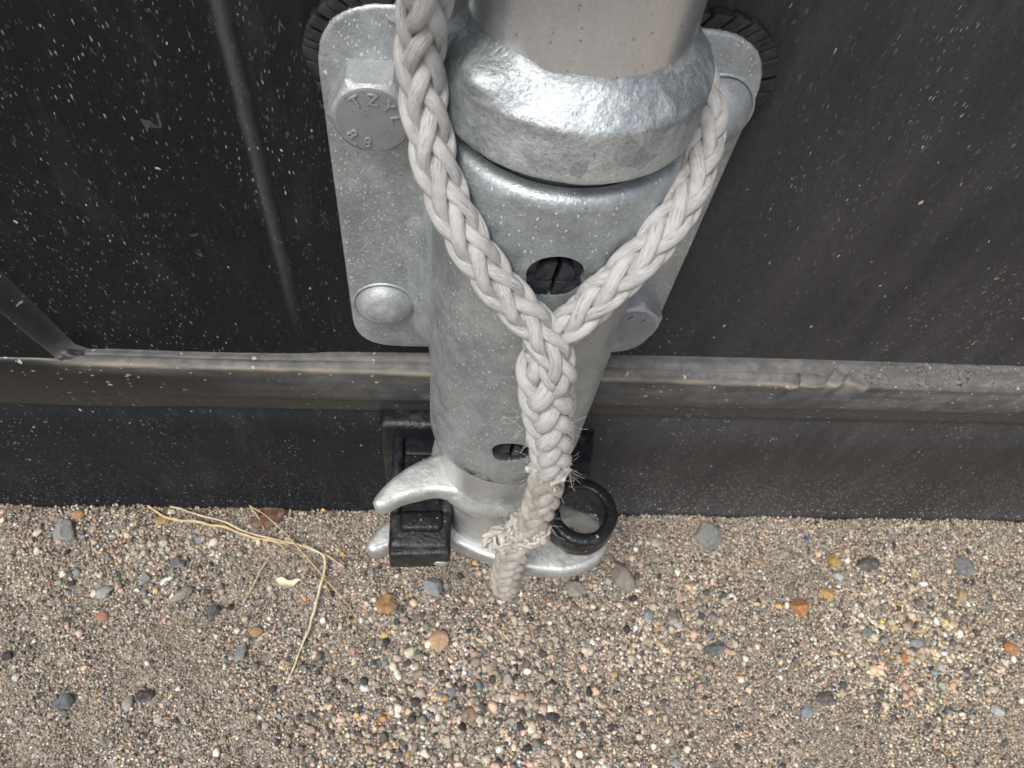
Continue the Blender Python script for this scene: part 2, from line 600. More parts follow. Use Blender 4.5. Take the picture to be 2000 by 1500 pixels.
def rounded_poly(pts, radii, seg=6):
    """2-D polygon with rounded corners"""
    out = []
    n = len(pts)
    for i in range(n):
        p0, p, p1 = Vector(pts[i - 1]), Vector(pts[i]), Vector(pts[(i + 1) % n])
        r = radii[i] if isinstance(radii, (list, tuple)) else radii
        if r <= 0:
            out.append(tuple(p)); continue
        a, b = (p0 - p).normalized(), (p1 - p).normalized()
        ang = a.angle(b)
        d = min(r / math.tan(ang / 2), (p0 - p).length * 0.49, (p1 - p).length * 0.49)
        s, e = p + a * d, p + b * d
        for k in range(seg + 1):
            f = k / seg
            out.append(tuple(s * (1 - f) ** 2 + p * 2 * f * (1 - f) + e * f * f))
    return out


def prism(name, poly, lo, hi, axis='Y', bevel=0.0, seg=2, angle=35.0, rough=0.0, hole=None):
    """extrude a 2-D outline: axis 'Y' -> outline (x, z); axis 'Z' -> outline (x, y); axis 'X' -> (y, z)"""
    bm = bmesh.new()

    def mk(p, h):
        if axis == 'Y': return (p[0], h, p[1])
        if axis == 'Z': return (p[0], p[1], h)
        return (h, p[0], p[1])
    a = [bm.verts.new(mk(p, lo)) for p in poly]
    b = [bm.verts.new(mk(p, hi)) for p in poly]
    n = len(poly)
    bm.faces.new(a)
    bm.faces.new(b)
    for i in range(n):
        bm.faces.new((a[i], a[(i + 1) % n], b[(i + 1) % n], b[i]))
    bmesh.ops.recalc_face_normals(bm, faces=bm.faces[:])
    if bevel > 0:
        es = [e for e in bm.edges if len(e.link_faces) == 2 and e.calc_face_angle(0) > math.radians(50)]
        bmesh.ops.bevel(bm, geom=es, offset=bevel, segments=seg, profile=0.5, affect='EDGES', clamp_overlap=True)
    if rough > 0:
        for v in bm.verts:
            v.co += noise.noise_vector(v.co * 160.0) * rough
    return me_bm(name, bm, True, angle)


def boolean_cut(me, cutters):
    """returns a new mesh with cutter meshes subtracted"""
    o = bpy.data.objects.new('work', me)
    COL.objects.link(o)
    tmp = []
    for c in cutters:
        co = bpy.data.objects.new('cutter', c)
        COL.objects.link(co)
        md = o.modifiers.new('cut', 'BOOLEAN')
        md.operation = 'DIFFERENCE'
        md.solver = 'EXACT'
        md.object = co
        tmp.append(co)
    dg = bpy.context.evaluated_depsgraph_get()
    res = bpy.data.meshes.new_from_object(o.evaluated_get(dg))
    for q in [o] + tmp:
        bpy.data.objects.remove(q)
    res.polygons.foreach_set('use_smooth', np.ones(len(res.polygons), dtype=bool))
    res.set_sharp_from_angle(angle=math.radians(38))
    res.materials.clear()
    return res


def cyl_mesh(name, p0, p1, r, seg=40):
    V, F = tube_arrays(np.array([p0, p1]), r, seg)
    return quads_to_mesh(name, V, F, False)


# ------------------------------------------------------------------ ground
def gz(x):
    x = np.clip(x, -0.9, 0.9)
    return 0.0097 - 0.0295 * x


def und(x, y):
    """small hollows and humps of the gravel surface"""
    return 0.0016 * np.sin(x * 41 + 1.3) * np.sin(y * 55 + 0.4) + 0.0011 * np.sin(x * 97 - y * 83 + 2.0) + 0.0007 * np.sin(x * 190 + y * 151)


xs = np.concatenate([[-60, -8, -2], np.linspace(-0.9, 0.9, 241), [2, 8, 60]])
ys = np.concatenate([[-60, -8, -2], np.linspace(-0.6, 0.06, 111), [0.5]])
X, Y = np.meshgrid(xs, ys, indexing='ij')
Z = gz(X) + und(X, Y) * (np.abs(X) < 0.9) * (Y > -0.6)
V = np.stack([X, Y, Z], -1).reshape(-1, 3)
tag(link('ground', me_np('ground', V, grid_faces(len(xs), len(ys))), MAT['ground']), kind='structure')


# gravel: every grain a small solid, one object
def ico(sub):
    bm = bmesh.new()
    bmesh.ops.create_icosphere(bm, subdivisions=sub, radius=1.0)
    v = np.array([p.co[:] for p in bm.verts])
    f = np.array([[q.index for q in p.verts] for p in bm.faces])
    bm.free()
    return v, f


PAL = np.array([1.15, 1.12, 1.075]) * np.array([(0.29, 0.255, 0.215), (0.21, 0.19, 0.17), (0.36, 0.315, 0.26), (0.13, 0.125, 0.12), (0.055, 0.055, 0.058),
                (0.48, 0.43, 0.365), (0.44, 0.32, 0.25), (0.20, 0.22, 0.235), (0.62, 0.60, 0.56), (0.40, 0.20, 0.075), (0.40, 0.29, 0.13)])
PW = np.array([0.17, 0.12, 0.17, 0.10, 0.12, 0.14, 0.11, 0.06, 0.045, 0.008, 0.010])
PW = PW / PW.sum()


def rand_rot(n):
    q = rng.normal(size=(n, 4))
    q /= np.linalg.norm(q, axis=1)[:, None]
    w, x, y, z = q.T
    return np.stack([np.stack([1 - 2 * (y * y + z * z), 2 * (x * y - w * z), 2 * (x * z + w * y)], -1),
                     np.stack([2 * (x * y + w * z), 1 - 2 * (x * x + z * z), 2 * (y * z - w * x)], -1),
                     np.stack([2 * (x * z - w * y), 2 * (y * z + w * x), 1 - 2 * (x * x + y * y)], -1)], 1)


def grains(n, x0, x1, y0, y1, rfun, sub, lift, jit, weight=None):
    bv, bf = ico(sub)
    x = rng.uniform(x0, x1, n)
    y = rng.uniform(y0, y1, n)
    if weight is not None:
        keep = rng.random(n) < weight(x, y)
        x, y = x[keep], y[keep]
        n = len(x)
    r = rfun(n, x, y)
    K = 30
    protos = []
    for k in range(K):
        d = rng.normal(size=(7, 3))
        d /= np.linalg.norm(d, axis=1)[:, None]
        p = bv * (1 + rng.uniform(-jit, jit, (len(bv), 1)))
        for q in d:                                  # knock flat faces into it
            h = p @ q
            lim = rng.uniform(0.48, 0.85)
            p = p - np.maximum(h - lim, 0)[:, None] * q
        protos.append(p * rng.uniform(0.72, 1.22, (1, 3)))
    protos = np.array(protos)
    k = rng.integers(0, K, n)
    M = rand_rot(n)
    v = np.einsum('nij,nvj->nvi', M, protos[k]) * r[:, None, None]
    v[:, :, 2] *= 0.8
    zc = gz(x) + und(x, y) + r * rng.uniform(lift[0], lift[1], n)
    v += np.stack([x, y, zc], -1)[:, None, :]
    f = bf[None] + (np.arange(n) * len(bv))[:, None, None]
    ci = rng.choice(len(PAL), n, p=PW)
    # the sand is paler and warmer to the right
    c = PAL[ci] * rng.uniform(0.70, 1.60, (n, 1)) * (1 + rng.normal(0, 0.04, (n, 3)))
    warm = np.clip((x - 0.02) / 0.25, 0, 1)[:, None]
    c = c * (1 + warm * np.array([0.15, 0.12, 0.05]))
    c = np.repeat(np.clip(c, 0.01, 0.8), len(bv), axis=0)
    return v.reshape(-1, 3), f.reshape(-1, 3), c


def coarse(x, y):
    """patches where coarse grit has gathered"""
    d = np.exp(-(((x - 0.0) / 0.10) ** 2 + ((y + 0.105) / 0.06) ** 2))
    d = np.maximum(d, np.exp(-(((x - 0.25) / 0.06) ** 2 + ((y + 0.075) / 0.04) ** 2)))
    d = np.maximum(d, 0.7 * np.exp(-(((x - 0.11) / 0.06) ** 2 + ((y + 0.065) / 0.04) ** 2)))
    d = np.maximum(d, 0.5 * np.exp(-(((x + 0.19) / 0.06) ** 2 + ((y + 0.025) / 0.03) ** 2)))
    return np.clip(d, 0, 1)


def r_small(n, x, y):
    c = coarse(x, y)
    return np.exp(rng.normal(0, 0.28, n)) * (0.00052 + 0.00034 * c) * (1 + 0.22 * np.sin(x * 63 + 2) * np.sin(y * 71 + 1))


def r_mid(n, x, y):
    return np.minimum(np.exp(rng.normal(0, 0.38, n)), 1.75) * (0.0012 + 0.0005 * coarse(x, y))


def r_far(n, x, y):
    return np.exp(rng.normal(0, 0.35, n)) * 0.0022


parts = [grains(112000, -0.29, 0.40, -0.175, 0.002, r_small, 1, (-0.1, 0.7), 0.16),
         grains(13000, -0.29, 0.40, -0.175, 0.001, r_mid, 2, (-0.2, 0.6), 0.10, lambda x, y: 0.08 + 0.80 * coarse(x, y)),
         grains(5200, -0.29, 0.40, -0.0055, 0.0012, r_small, 1, (0.3, 3.2), 0.16),
         grains(30000, -0.62, 0.72, -0.46, 0.0, r_far, 1, (-0.2, 0.4), 0.15,
                lambda x, y: 1.0 * ((x < -0.285) | (x > 0.395) | (y < -0.172)))]
off = 0
Vs, Fs, Cs = [], [], []
for v, f, c in parts:
    Vs.append(v); Fs.append(f + off); Cs.append(c); off += len(v)
me = me_np('gravel', np.vstack(Vs), np.vstack(Fs), False)
ca = me.color_attributes.new('tint', 'FLOAT_COLOR', 'POINT')
cc = np.ones((off, 4), dtype=np.float32)
cc[:, :3] = np.vstack(Cs)
ca.data.foreach_set('color', cc.ravel())
tag(link('gravel', me, MAT['grain']), 'sandy grey and tan gravel lying in front of the container door', 'gravel', kind='stuff')


# ------------------------------------------------------------------ container door: panel, bottom frame, gasket
door = thing('container_door', (0, 0.02, 0.12), 'scratched dusty black container door with a rubber edge along its bottom', 'door')

PANEL_Y = 0.0052


def panel_y(x, z):
    y = PANEL_Y + 0 * x
    fade = np.clip((z - 0.172) / 0.03, 0, 1)
    y = y - 0.0011 * np.exp(-((x + 0.0790) / 0.0017) ** 2) * fade
    y = y - 0.0005 * np.exp(-((x + 0.0600) / 0.0020) ** 2) * np.clip((z - 0.25) / 0.05, 0, 1)
    y = y + 0.0006 * np.sin(x * 14 + 0.5) * np.sin(z * 9)
    return y


px = np.unique(np.concatenate([np.linspace(-0.165, -0.095, 16), np.linspace(-0.095, -0.045, 60), np.linspace(-0.045, 0.6, 60), [0.9, 1.2]]))
pz = np.concatenate([np.linspace(0.150, 0.45, 50), [0.6, 0.9, 1.3, 2.3]])
X, Z = np.meshgrid(px, pz, indexing='ij')
# the panel's left edge leans to the left as it rises
lean = np.clip((Z - 0.163) / (0.2219 - 0.163), 0, 1) * -0.0105 + np.clip(Z - 0.2219, 0, 3) * -0.09
X2 = X + lean * np.clip((-0.10 - X) / 0.065, 0, 1)
V = np.stack([X2, panel_y(X2, Z), Z], -1).reshape(-1, 3)
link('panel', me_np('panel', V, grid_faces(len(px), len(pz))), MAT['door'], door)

# bottom ledge and rubber, one profile swept along x
gx = np.unique(np.concatenate([np.linspace(-0.70, -0.30, 30), np.linspace(-0.30, 0.12, 380), np.linspace(0.12, 0.165, 110), np.linspace(0.165, 0.32, 140), np.linspace(0.32, 1.2, 40)]))
G, W = [], []


def nz1(x, f, s):
    return noise.noise(Vector((x * f, s, 0.0)))


for x in gx:
    fr = (x + 0.134) / 0.223
    zr = 0.1625 + 0.0030 * fr                         # back of the ledge
    zf = 0.1648 - 0.0021 * fr                         # front of the ledge
    bump = 0.0014 / (1 + math.exp(-(x + 0.0745) / 0.0025)) if x < 0.0 else 0.0014
    zr += bump - 0.0007
    zr += 0.0009 * math.exp(-((x + 0.150) / 0.02) ** 2)
    wob = 0.0005 * nz1(x, 22, 1.0) + 0.0003 * nz1(x, 70, 4.0)
    left = 1 / (1 + math.exp((x + 0.168) / 0.004))    # past the corner the ledge dies out
    yl = -0.0026
    bend = 0.0012 * math.exp(-((x + 0.167) / 0.02) ** 2) + 0.0004 * nz1(x, 40, 9.0)
    prof = [(PANEL_Y + 0.004, zr + 0.004), (PANEL_Y - 0.0004, zr), (0.0030, zr + 0.0006), (0.0012, (zr + zf) / 2 + 0.0002), (0.0008, (zr + zf) / 2 - 0.0004), (0.0004, (zr + zf) / 2 + 0.0003),
            (-0.0010, zf), (yl, zf - 0.0002 + wob), (yl - 0.0009, zf - 0.0012 + wob), (yl - 0.0013, zf - 0.0030),
            (-0.0043, 0.1570), (-0.0046, 0.1525), (-0.0044, 0.1480), (-0.0040, 0.1440), (-0.0033, 0.1415), (-0.0025, 0.1395),
            (-0.0018, 0.1365), (-0.0012, 0.1330), (-0.0007, 0.1295 - bend), (-0.0002, 0.1272 - bend), (0.0006, 0.1260 - bend), (0.0020, 0.1256 - bend), (0.0080, 0.1262)]
    # a torn fold on the right
    for k, (y, z) in enumerate(prof):
        dy = dz = 0.0
        if 2 <= k <= 12:
            for (cx, w, amp, zt) in ((0.1265, 0.0016, -0.0028, 0.161), (0.1270, 0.0012, 0.0024, 0.158), (0.1385, 0.0040, -0.0024, 0.164), (0.1450, 0.0022, 0.0032, 0.163), (0.1530, 0.0032, 0.0042, 0.161), (0.1580, 0.0017, -0.0026, 0.159)):
                q = math.exp(-((x - cx - (z - zt) * 0.8) / w) ** 2) * math.exp(-((z - zt) / 0.0032) ** 2)
                dy += amp * q
                dz += -amp * 0.5 * q
        rg = 0.00018 * noise.noise(Vector((x * 210, k * 0.7, 3.1)))
        G.append((x, y + dy + rg, z + dz + rg))
    dk = 1 / (1 + math.exp(-(x + 0.095 + 0.02 * nz1(x, 20, 7.0)) / 0.012))      # face is clean and dark at the left
    rt = 1 / (1 + math.exp(-(x - 0.158) / 0.0025))
    lv = 1 - left
    for k in range(len(prof)):
        if k <= 1: d, tn = 0.55, 0.0
        elif k <= 7: d, tn = 0.70, (0.35 if (k == 4 and x > 0.02 and x < 0.125) else 0.0)
        elif k == 8: d, tn = 0.60, 0.70 * (1 - rt)
        elif k == 9: d, tn = 0.30, 0.08 * (1 - rt)
        elif k <= 14: d, tn = 0.03 + 0.40 * dk + 0.12 * rt, 0.0
        else: d, tn = 0.06 + 0.14 * dk, 0.0
        if k <= 9: d, tn = d * lv, tn * lv
        W.append((d, tn, rt if 1 <= k <= 7 else 0.0, 1.0))
V = np.array(G)
npf = len(prof)
me = me_np('door_gasket', V, grid_faces(len(gx), npf))
ca = me.color_attributes.new('wear', 'FLOAT_COLOR', 'POINT')
ca.data.foreach_set('color', np.array(W, dtype=np.float32).ravel())
link('rubber_edge', me, MAT['gasket'], door)

# left of the panel: sloping flank and the proud frame beside it
edge_in = [(-0.1560, 0.1605), (-0.1656, 0.1652), (-0.1691, 0.1825), (-0.1735, 0.2076), (-0.1761, 0.2219), (-0.186, 0.33), (-0.28, 1.3), (-0.37, 2.3)]
edge_out = [(-0.1690, 0.1590), (-0.1722, 0.1700), (-0.1765, 0.1866), (-0.1810, 0.2040), (-0.1850, 0.2240), (-0.198, 0.33), (-0.295, 1.3), (-0.385, 2.3)]
ei, eo = densify(edge_in, 0.004), None
k = 9
rows = []
ti = np.linspace(0, 1, 90)


def along(pts, t):
    P = np.array(pts)
    L = np.concatenate([[0], np.cumsum(np.linalg.norm(np.diff(P, axis=0), axis=1))])
    tt = t ** 2.2 * L[-1]
    return np.stack([np.interp(tt, L, P[:, 0]), np.interp(tt, L, P[:, 1])], -1)


A, B = along(edge_in, ti), along(edge_out, ti)
V, W = [], []
for a, b in zip(A, B):
    for s in np.linspace(0, 1, k):
        ss = s * s * (3 - 2 * s)
        x, z = a + (b - a) * s
        y = PANEL_Y + 0.0002 + (-0.0022 - PANEL_Y) * ss
        V.append((x, y + 0.0002 * noise.noise(Vector((x * 300, z * 300, 2.0))), z))
        W.append((0.09 + 0.32 * math.exp(-((z - 0.162) / 0.010) ** 2), 0.25 if s > 0.95 else 0.0, 0.0, 1.0))
me = me_np('corner_flank', V, grid_faces(len(A), k))
ca = me.color_attributes.new('wear', 'FLOAT_COLOR', 'POINT')
ca.data.foreach_set('color', np.array(W, dtype=np.float32).ravel())
link('corner_flank', me, MAT['gasket'], door)
V = []
for b in B:
    for x in np.linspace(b[0] + 0.0002, -0.9, 14):
        V.append((x, -0.0024 + 0.0004 * math.sin(x * 60), b[1]))
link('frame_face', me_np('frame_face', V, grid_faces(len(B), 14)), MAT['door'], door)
# fold where the flank meets the ledge
bm = bmesh.new()
bmesh.ops.create_icosphere(bm, subdivisions=4, radius=1.0)
for v in bm.verts:
    c = v.co.copy()
    v.co = Vector((-0.1655 + c.x * 0.0062, -0.0002 + c.y * 0.0030, 0.1630 + c.z * 0.0032 - c.x * 0.0022)) + noise.noise_vector(c * 2.2) * 0.0009
me = me_bm('corner_fold', bm)
ca = me.color_attributes.new('wear', 'FLOAT_COLOR', 'POINT')
ca.data.foreach_set('color', np.tile(np.array([0.22, 0.0, 0, 1], dtype=np.float32), len(me.vertices)))
link('corner_fold', me, MAT['gasket'], door)

# ------------------------------------------------------------------ sill rail under the door
sill = thing('door_sill', (0, 0.03, 0.0), 'flat black steel sill rail between the door rubber and the gravel, speckled with pale grit', 'sill')
V = []
sx = np.linspace(-0.7, 1.2, 240)
for x in sx:
    w = 0.0005 * nz1(x, 8, 3.0)
    b = gz(x) + 0.0004 * nz1(x, 60, 8.0)
    for y, z in ((0.030, 0.1290), (0.0022 + w, 0.1290), (0.0021 + w, 0.09), (0.0020 + w, 0.05), (0.0019 + w, b + 0.0105), (0.0012 + w, b + 0.0092), (0.0002 + w, b + 0.0078), (0.0001 + w, b - 0.004), (0.030, b - 0.006)):
        V.append((x, y, z))
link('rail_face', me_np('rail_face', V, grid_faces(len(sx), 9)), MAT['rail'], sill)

# ------------------------------------------------------------------ lock bracket
AX, AY = 0.0, -0.031
brk = thing('lock_bracket', (0, 0.003, 0.177), 'galvanised steel locking bar bracket bolted to the black door', 'bracket')
plate_pts = [(-0.0572, 0.1758), (0.0572, 0.1758), (0.0572, 0.3110), (-0.0572, 0.3110)]
plate = prism('plate', rounded_poly(plate_pts, [0.016, 0.016, 0.019, 0.019], 8), 0.0032, 0.0, 'Y', 0.0011, 3)
link('plate', plate, MAT['plate'], brk)

# housing: D-shaped sleeve with fillets to the plate
RH = 0.028
plan = []
nA = 64
for i in range(nA + 1):
    a = -math.pi / 2 + math.pi * i / nA
    plan.append((AX + RH * math.sin(a), AY - RH * math.cos(a)))
right = [(0.0280, -0.022), (0.0281, -0.014), (0.0286, -0.0085), (0.0298, -0.0048), (0.0322, -0.0020), (0.0360, -0.0004), (0.0385, 0.0012)]
leftp = [(-x, y) for x, y in reversed(right)]
plan = leftp + plan + right
zlev = [0.1765, 0.1768, 0.1775, 0.1786] + list(np.linspace(0.186, 0.301, 34)) + [0.3050, 0.3068, 0.3078, 0.3082]
inset = [0.0013, 0.0006, 0.0002, 0.0] + [0.0] * 34 + [0.0, 0.0004, 0.0012, 0.0024]
bm = bmesh.new()
P2 = np.array(plan)
d = np.gradient(P2, axis=0)
nrm = np.stack([d[:, 1], -d[:, 0]], -1)
nrm /= np.linalg.norm(nrm, axis=1)[:, None]
cen = np.array([AX, AY])
flip = np.sign(np.sum(nrm * (P2 - cen), axis=1))
nrm *= np.where(flip == 0, 1, flip)[:, None]
rings = []
for z, ins in zip(zlev, inset):
    rr = []
    for (x, y), n in zip(P2, nrm):
        lump = 0.00022 * noise.noise(Vector((x, y, z)) * 70.0)
        lump += 0.0012 * math.exp(-((z - 0.247) / 0.004) ** 2) * (1 if (x < -0.0283 and y > -0.012) else 0) * math.exp(-((x + 0.033) / 0.006) ** 2)
        tp = min(1.0, max(0.0, (z - 0.1765) / 0.013))
        tp = math.sin(tp * math.pi / 2)
        xx = math.copysign(0.0281 + (abs(x) - 0.0281) * tp, x) if abs(x) > 0.0281 else x
        q = np.array((xx, y)) + n * (lump - ins)
        rr.append(bm.verts.new((q[0], q[1], z)))
    rings.append(rr)
for a, b in zip(rings[:-1], rings[1:]):
    for i in range(len(a)):
        j = (i + 1) % len(a)
        bm.faces.new((a[i], a[j], b[j], b[i]))
bm.faces.new(rings[0])
bm.faces.new(rings[-1])
me = me_bm('housing', bm)
bore = cyl_mesh('bore', (AX, AY, 0.10), (AX, AY, 0.40), 0.0240, 96)
h1 = cyl_mesh('hole', (-0.0003, -0.075, 0.2862), (-0.0003, -0.045, 0.2862), 0.0065, 48)
h2 = cyl_mesh('hole', (-0.0020, -0.075, 0.2018), (-0.0012, -0.045, 0.2018), 0.0062, 48)
me = boolean_cut(me, [bore, h1, h2])
link('housing', me, MAT['housing'], brk)

# split plastic bush seen through the two holes
V, F = lathe([(0.0232, 0.178), (0.0232, 0.306)], AX, AY, 64)
link('bush_sleeve', me_np('bush_sleeve', V, F), MAT['dark'], brk)


def bush_button(cx, cz, r, skew):
    """four quarters of a split plastic plug; the upper pair has a raised inner step"""
    for sx_ in (-1, 1):
        for up, scale, y0, tilt, bev in ((1, 1.0, -0.0568, 0.55, 0.0003), (1, 0.70, -0.0586, 0.10, 0.0004), (0, 1.0, -0.0588, 0.0, 0.0003)):
            a0, a1 = (0.0, 90.0) if up else (-90.0, 0.0)
            sl = 0.00062 if up else 0.00045
            lo_ = -0.0010 + (0.00004 if up else -0.00004)
            arc = []
            for i in range(13):
                a = math.radians(a0 + (a1 - a0) * i / 12)
                x, z = r * scale * math.cos(a), r * scale * math.sin(a)
                arc.append((max(x, sl), max(z, lo_) if up else min(z, lo_)))
            if up:
                arc.insert(0, (r * scale * 0.985, lo_))
            clean = []
            for p in arc + [(sl, lo_)]:
                if not clean or math.dist(p, clean[-1]) > 1e-5:
                    clean.append(p)
            if math.dist(clean[0], clean[-1]) < 1e-5: clean.pop()
            poly = [(cx + sx_ * x + skew * z, cz + z) for x, z in clean]
            m = prism('bush_segment', poly, -0.0525, y0, 'Y', bev, 2)
            for v in m.vertices:
                if v.co.y < -0.0545 and v.co.z > cz:
                    v.co.y += (v.co.z - cz) * tilt
            link('bush_segment', m, MAT['plastic'], brk)


bush_button(-0.0003, 0.2855, 0.0062, 0.12)
bush_button(-0.0016, 0.2010, 0.0058, 0.05)

# cracked rubber pad behind the plate: pieces that peep out round the upper corners
pad = prism('rubber_pad', rounded_poly([(-0.0570, 0.1780), (0.0570, 0.1780), (0.0570, 0.3108), (-0.0570, 0.3108)], [0.016, 0.016, 0.019, 0.019], 8), 0.0054, 0.0034, 'Y')
pad = link('rubber_pad', pad, MAT['rubber'], brk)
outl = rounded_poly(plate_pts, [0.016, 0.016, 0.019, 0.019], 12)
for side in (-1, 1):
    pth = [(-0.0572, 0.2875), (-0.0572, 0.2925)]
    pth += [(p[0], p[1]) for p in reversed(outl[-13:])] if False else []
    cxr, czr, rr = -0.0572 + 0.0165, 0.3110 - 0.0165, 0.0165
    arc = [(-0.0572, 0.2860)] + [(cxr + rr * math.cos(math.radians(a)), czr + rr * math.sin(math.radians(a))) for a in range(180, 89, -6)] + [(-0.034, 0.3110), (-0.026, 0.3110), (-0.018, 0.3108)]
    arc = densify(arc, 0.0008)
    i = 0
    random.seed(5 + side)
    while i < len(arc) - 3:
        n = random.choice([3, 4, 5, 6])
        seg_ = arc[i:i + n + 1]
        if len(seg_) < 3: break
        out, inn = [], []
        for qi, (x, z) in enumerate(seg_):
            dx, dz = x - (-0.018), z - 0.285
            L = math.hypot(dx, dz)
            fade = min(1.0, max(0.0, (z - 0.286) / 0.010))
            w = 0.0003 + (0.0034 if side < 0 else 0.0040) * fade
            if x > -0.03: w *= max(0.25, 1 - (x + 0.03) / 0.016)
            sh = 0.00035 if qi in (0, len(seg_) - 1) else 0.0
            out.append((x + dx / L * (w - sh), z + dz / L * (w - sh)))
            inn.append((x - dx / L * 0.003, z - dz / L * 0.003))
        # crack between neighbours
        t = 0.12
        out[0] = (out[0][0] * (1 - t) + out[1][0] * t, out[0][1] * (1 - t) + out[1][1] * t)
        out[-1] = (out[-1][0] * (1 - t) + out[-2][0] * t, out[-1][1] * (1 - t) + out[-2][1] * t)
        poly = [(-side * x, z) for x, z in out + inn[::-1]]
        if side < 0: pass
        y1 = 0.0006 + random.uniform(0, 0.0006)
        m = prism('pad_segment', poly, 0.0050, y1, 'Y', 0.00035, 2)
        link('pad_segment', m, MAT['rubber'], pad)
        i += n if random.random() < 0.7 else n + 1


# bolts
def hexbolt(cx, cz, rot, af, h, marks, name='hex_bolt', label=None):
    R = af / math.sqrt(3)
    bm = bmesh.new()
    prof = [(0.0, 0.0), (0.0, h * 0.80), (0.0, h)]
    lv = []
    for yy, mode in ((0.0002, 'hex'), (-h * 0.80, 'hex'), (-h * 0.93, 'mid'), (-h, 'round')):
        ring = []
        for i in range(48):
            a = 2 * math.pi * i / 48 + rot
            k = (i * 7.5) % 60 - 30
            rh = (af / 2) / math.cos(math.radians(k))
            r = rh
            if mode == 'mid': r = min(rh, af / 2 * 1.03)
            if mode == 'round': r = af / 2 * 0.93
            ring.append(bm.verts.new((cx + r * math.sin(a + math.pi / 6 * 0), yy, cz + r * math.cos(a))))
        lv.append(ring)
    for a, b in zip(lv[:-1], lv[1:]):
        for i in range(48):
            j = (i + 1) % 48
            bm.faces.new((a[i], a[j], b[j], b[i]))
    bm.faces.new(lv[0])
    bm.faces.new(lv[-1])
    o = link(name, me_bm(name, bm, True, 25), MAT['bolt'], brk)
    if label: o['label'] = label
    # dished face disc
    V, F = [], []
    rf = af / 2 * 0.88
    ring = [(cx + rf * math.sin(2 * math.pi * i / 40), -h - 0.00015, cz + rf * math.cos(2 * math.pi * i / 40)) for i in range(40)]
    bm = bmesh.new()
    a = [bm.verts.new(p) for p in ring]
    b = [bm.verts.new((p[0], -h + 0.0003, p[2])) for p in ring]
    bm.faces.new(a)
    for i in range(40):
        bm.faces.new((a[i], a[(i + 1) % 40], b[(i + 1) % 40], b[i]))
    link('head_face', me_bm('head_face', bm, True, 30), MAT['boltface'], o)
    # raised marks
    for ch, ang, rr, inward, size in marks:
        cu = bpy.data.curves.new('mark', 'FONT')
        cu.body = ch
        cu.align_x = 'CENTER'
        cu.align_y = 'CENTER'
        cu.size = size
        cu.extrude = 0.00026
        cu.bevel_depth = 0.00007
        tmp = bpy.data.objects.new('mark', cu)
        COL.objects.link(tmp)
        dg = bpy.context.evaluated_depsgraph_get()
        dg.update()
        m = bpy.data.meshes.new_from_object(tmp.evaluated_get(dg))
        bpy.data.objects.remove(tmp)
        a = math.radians(ang)
        up = Vector((math.cos(a), 0, math.sin(a))) * (-1 if inward else 1)
        fw = Vector((0, -1, 0))
        rt_ = up.cross(fw)
        rt_ = -rt_ if rt_.dot(Vector((1, 0, 0))) < 0 and abs(up.z) > 0.3 else rt_
        rt_ = Vector((up.z, 0, -up.x))
        c = Vector((cx + rr * af / 2 * math.cos(a), -h - 0.0002, cz + rr * af / 2 * math.sin(a)))
        Mx = Matrix((( rt_.x, up.x, fw.x, c.x), (rt_.y, up.y, fw.y, c.y), (rt_.z, up.z, fw.z, c.z), (0, 0, 0, 1)))
        m.transform(Mx)
        m.materials.clear()
        link('raised_mark', m, MAT['bolt'], o)
    return o


ABC1 = [('T', 122, 0.64, False, 0.0042), ('Z', 84, 0.62, False, 0.0044), ('Y', 46, 0.62, False, 0.0042), ('L', 10, 0.62, False, 0.0040),
        ('8', 219, 0.68, True, 0.0042), ('.', 238, 0.76, True, 0.0042), ('8', 258, 0.68, True, 0.0042)]
ABC2 = [('L', 150, 0.62, False, 0.0040), ('Z', 96, 0.62, False, 0.0042), ('Y', 48, 0.62, False, 0.0040),
        ('8', 226, 0.68, True, 0.0040), ('.', 246, 0.76, True, 0.0040), ('8', 264, 0.68, True, 0.0040)]
hexbolt(-0.0437, 0.2872, math.radians(29), 0.0198, 0.0105, ABC1, label='hexagon bolt head marked T ZYL and 8.8')
hexbolt(0.0425, 0.2070, math.radians(12), 0.0204, 0.0110, ABC2, label='hexagon bolt head marked 8.8 half behind the rope')


def dome(cx, cz, r, h, name, label):
    prof = []
    for i in range(15):
        a = math.radians(90 * i / 14)
        prof.append((r * math.cos(a) ** 0.9 if i < 14 else 0.0002, h * math.sin(a) ** 1.1))
    V = []
    n = 48
    for k in range(n):
        th = 2 * math.pi * k / n
        for q, (rr, hh) in enumerate(prof):
            s = 0.00025 * noise.noise(Vector((rr * 400 * math.cos(th), rr * 400 * math.sin(th), r * 900)))
            V.append((cx + rr * math.cos(th), 0.0002 - hh - s - (0.0004 if rr < r * 0.42 else 0), cz + rr * math.sin(th)))
    F = grid_faces(n, len(prof), True)
    o = link(name, me_np(name, V, F), MAT['bolt'], brk)
    o['label'] = label
    # shallow gap ring
    V = []
    for k in range(n):
        th = 2 * math.pi * k / n
        for rr, yy in ((r + 0.0011, 0.0004), (r + 0.0009, -0.0005), (r + 0.0004, -0.0007), (r + 0.0001, -0.0002)):
            V.append((cx + rr * math.cos(th), yy, cz + rr * math.sin(th)))
    link('countersink_rim', me_np('countersink_rim', V, grid_faces(n, 4, True)), MAT['plate'], o)


dome(-0.0450, 0.2020, 0.0103, 0.0062, 'dome_bolt', 'smooth round bolt head low on the left of the plate')
dome(0.0462, 0.2890, 0.0104, 0.0085, 'dome_bolt', 'tall round bolt head high on the right of the plate')

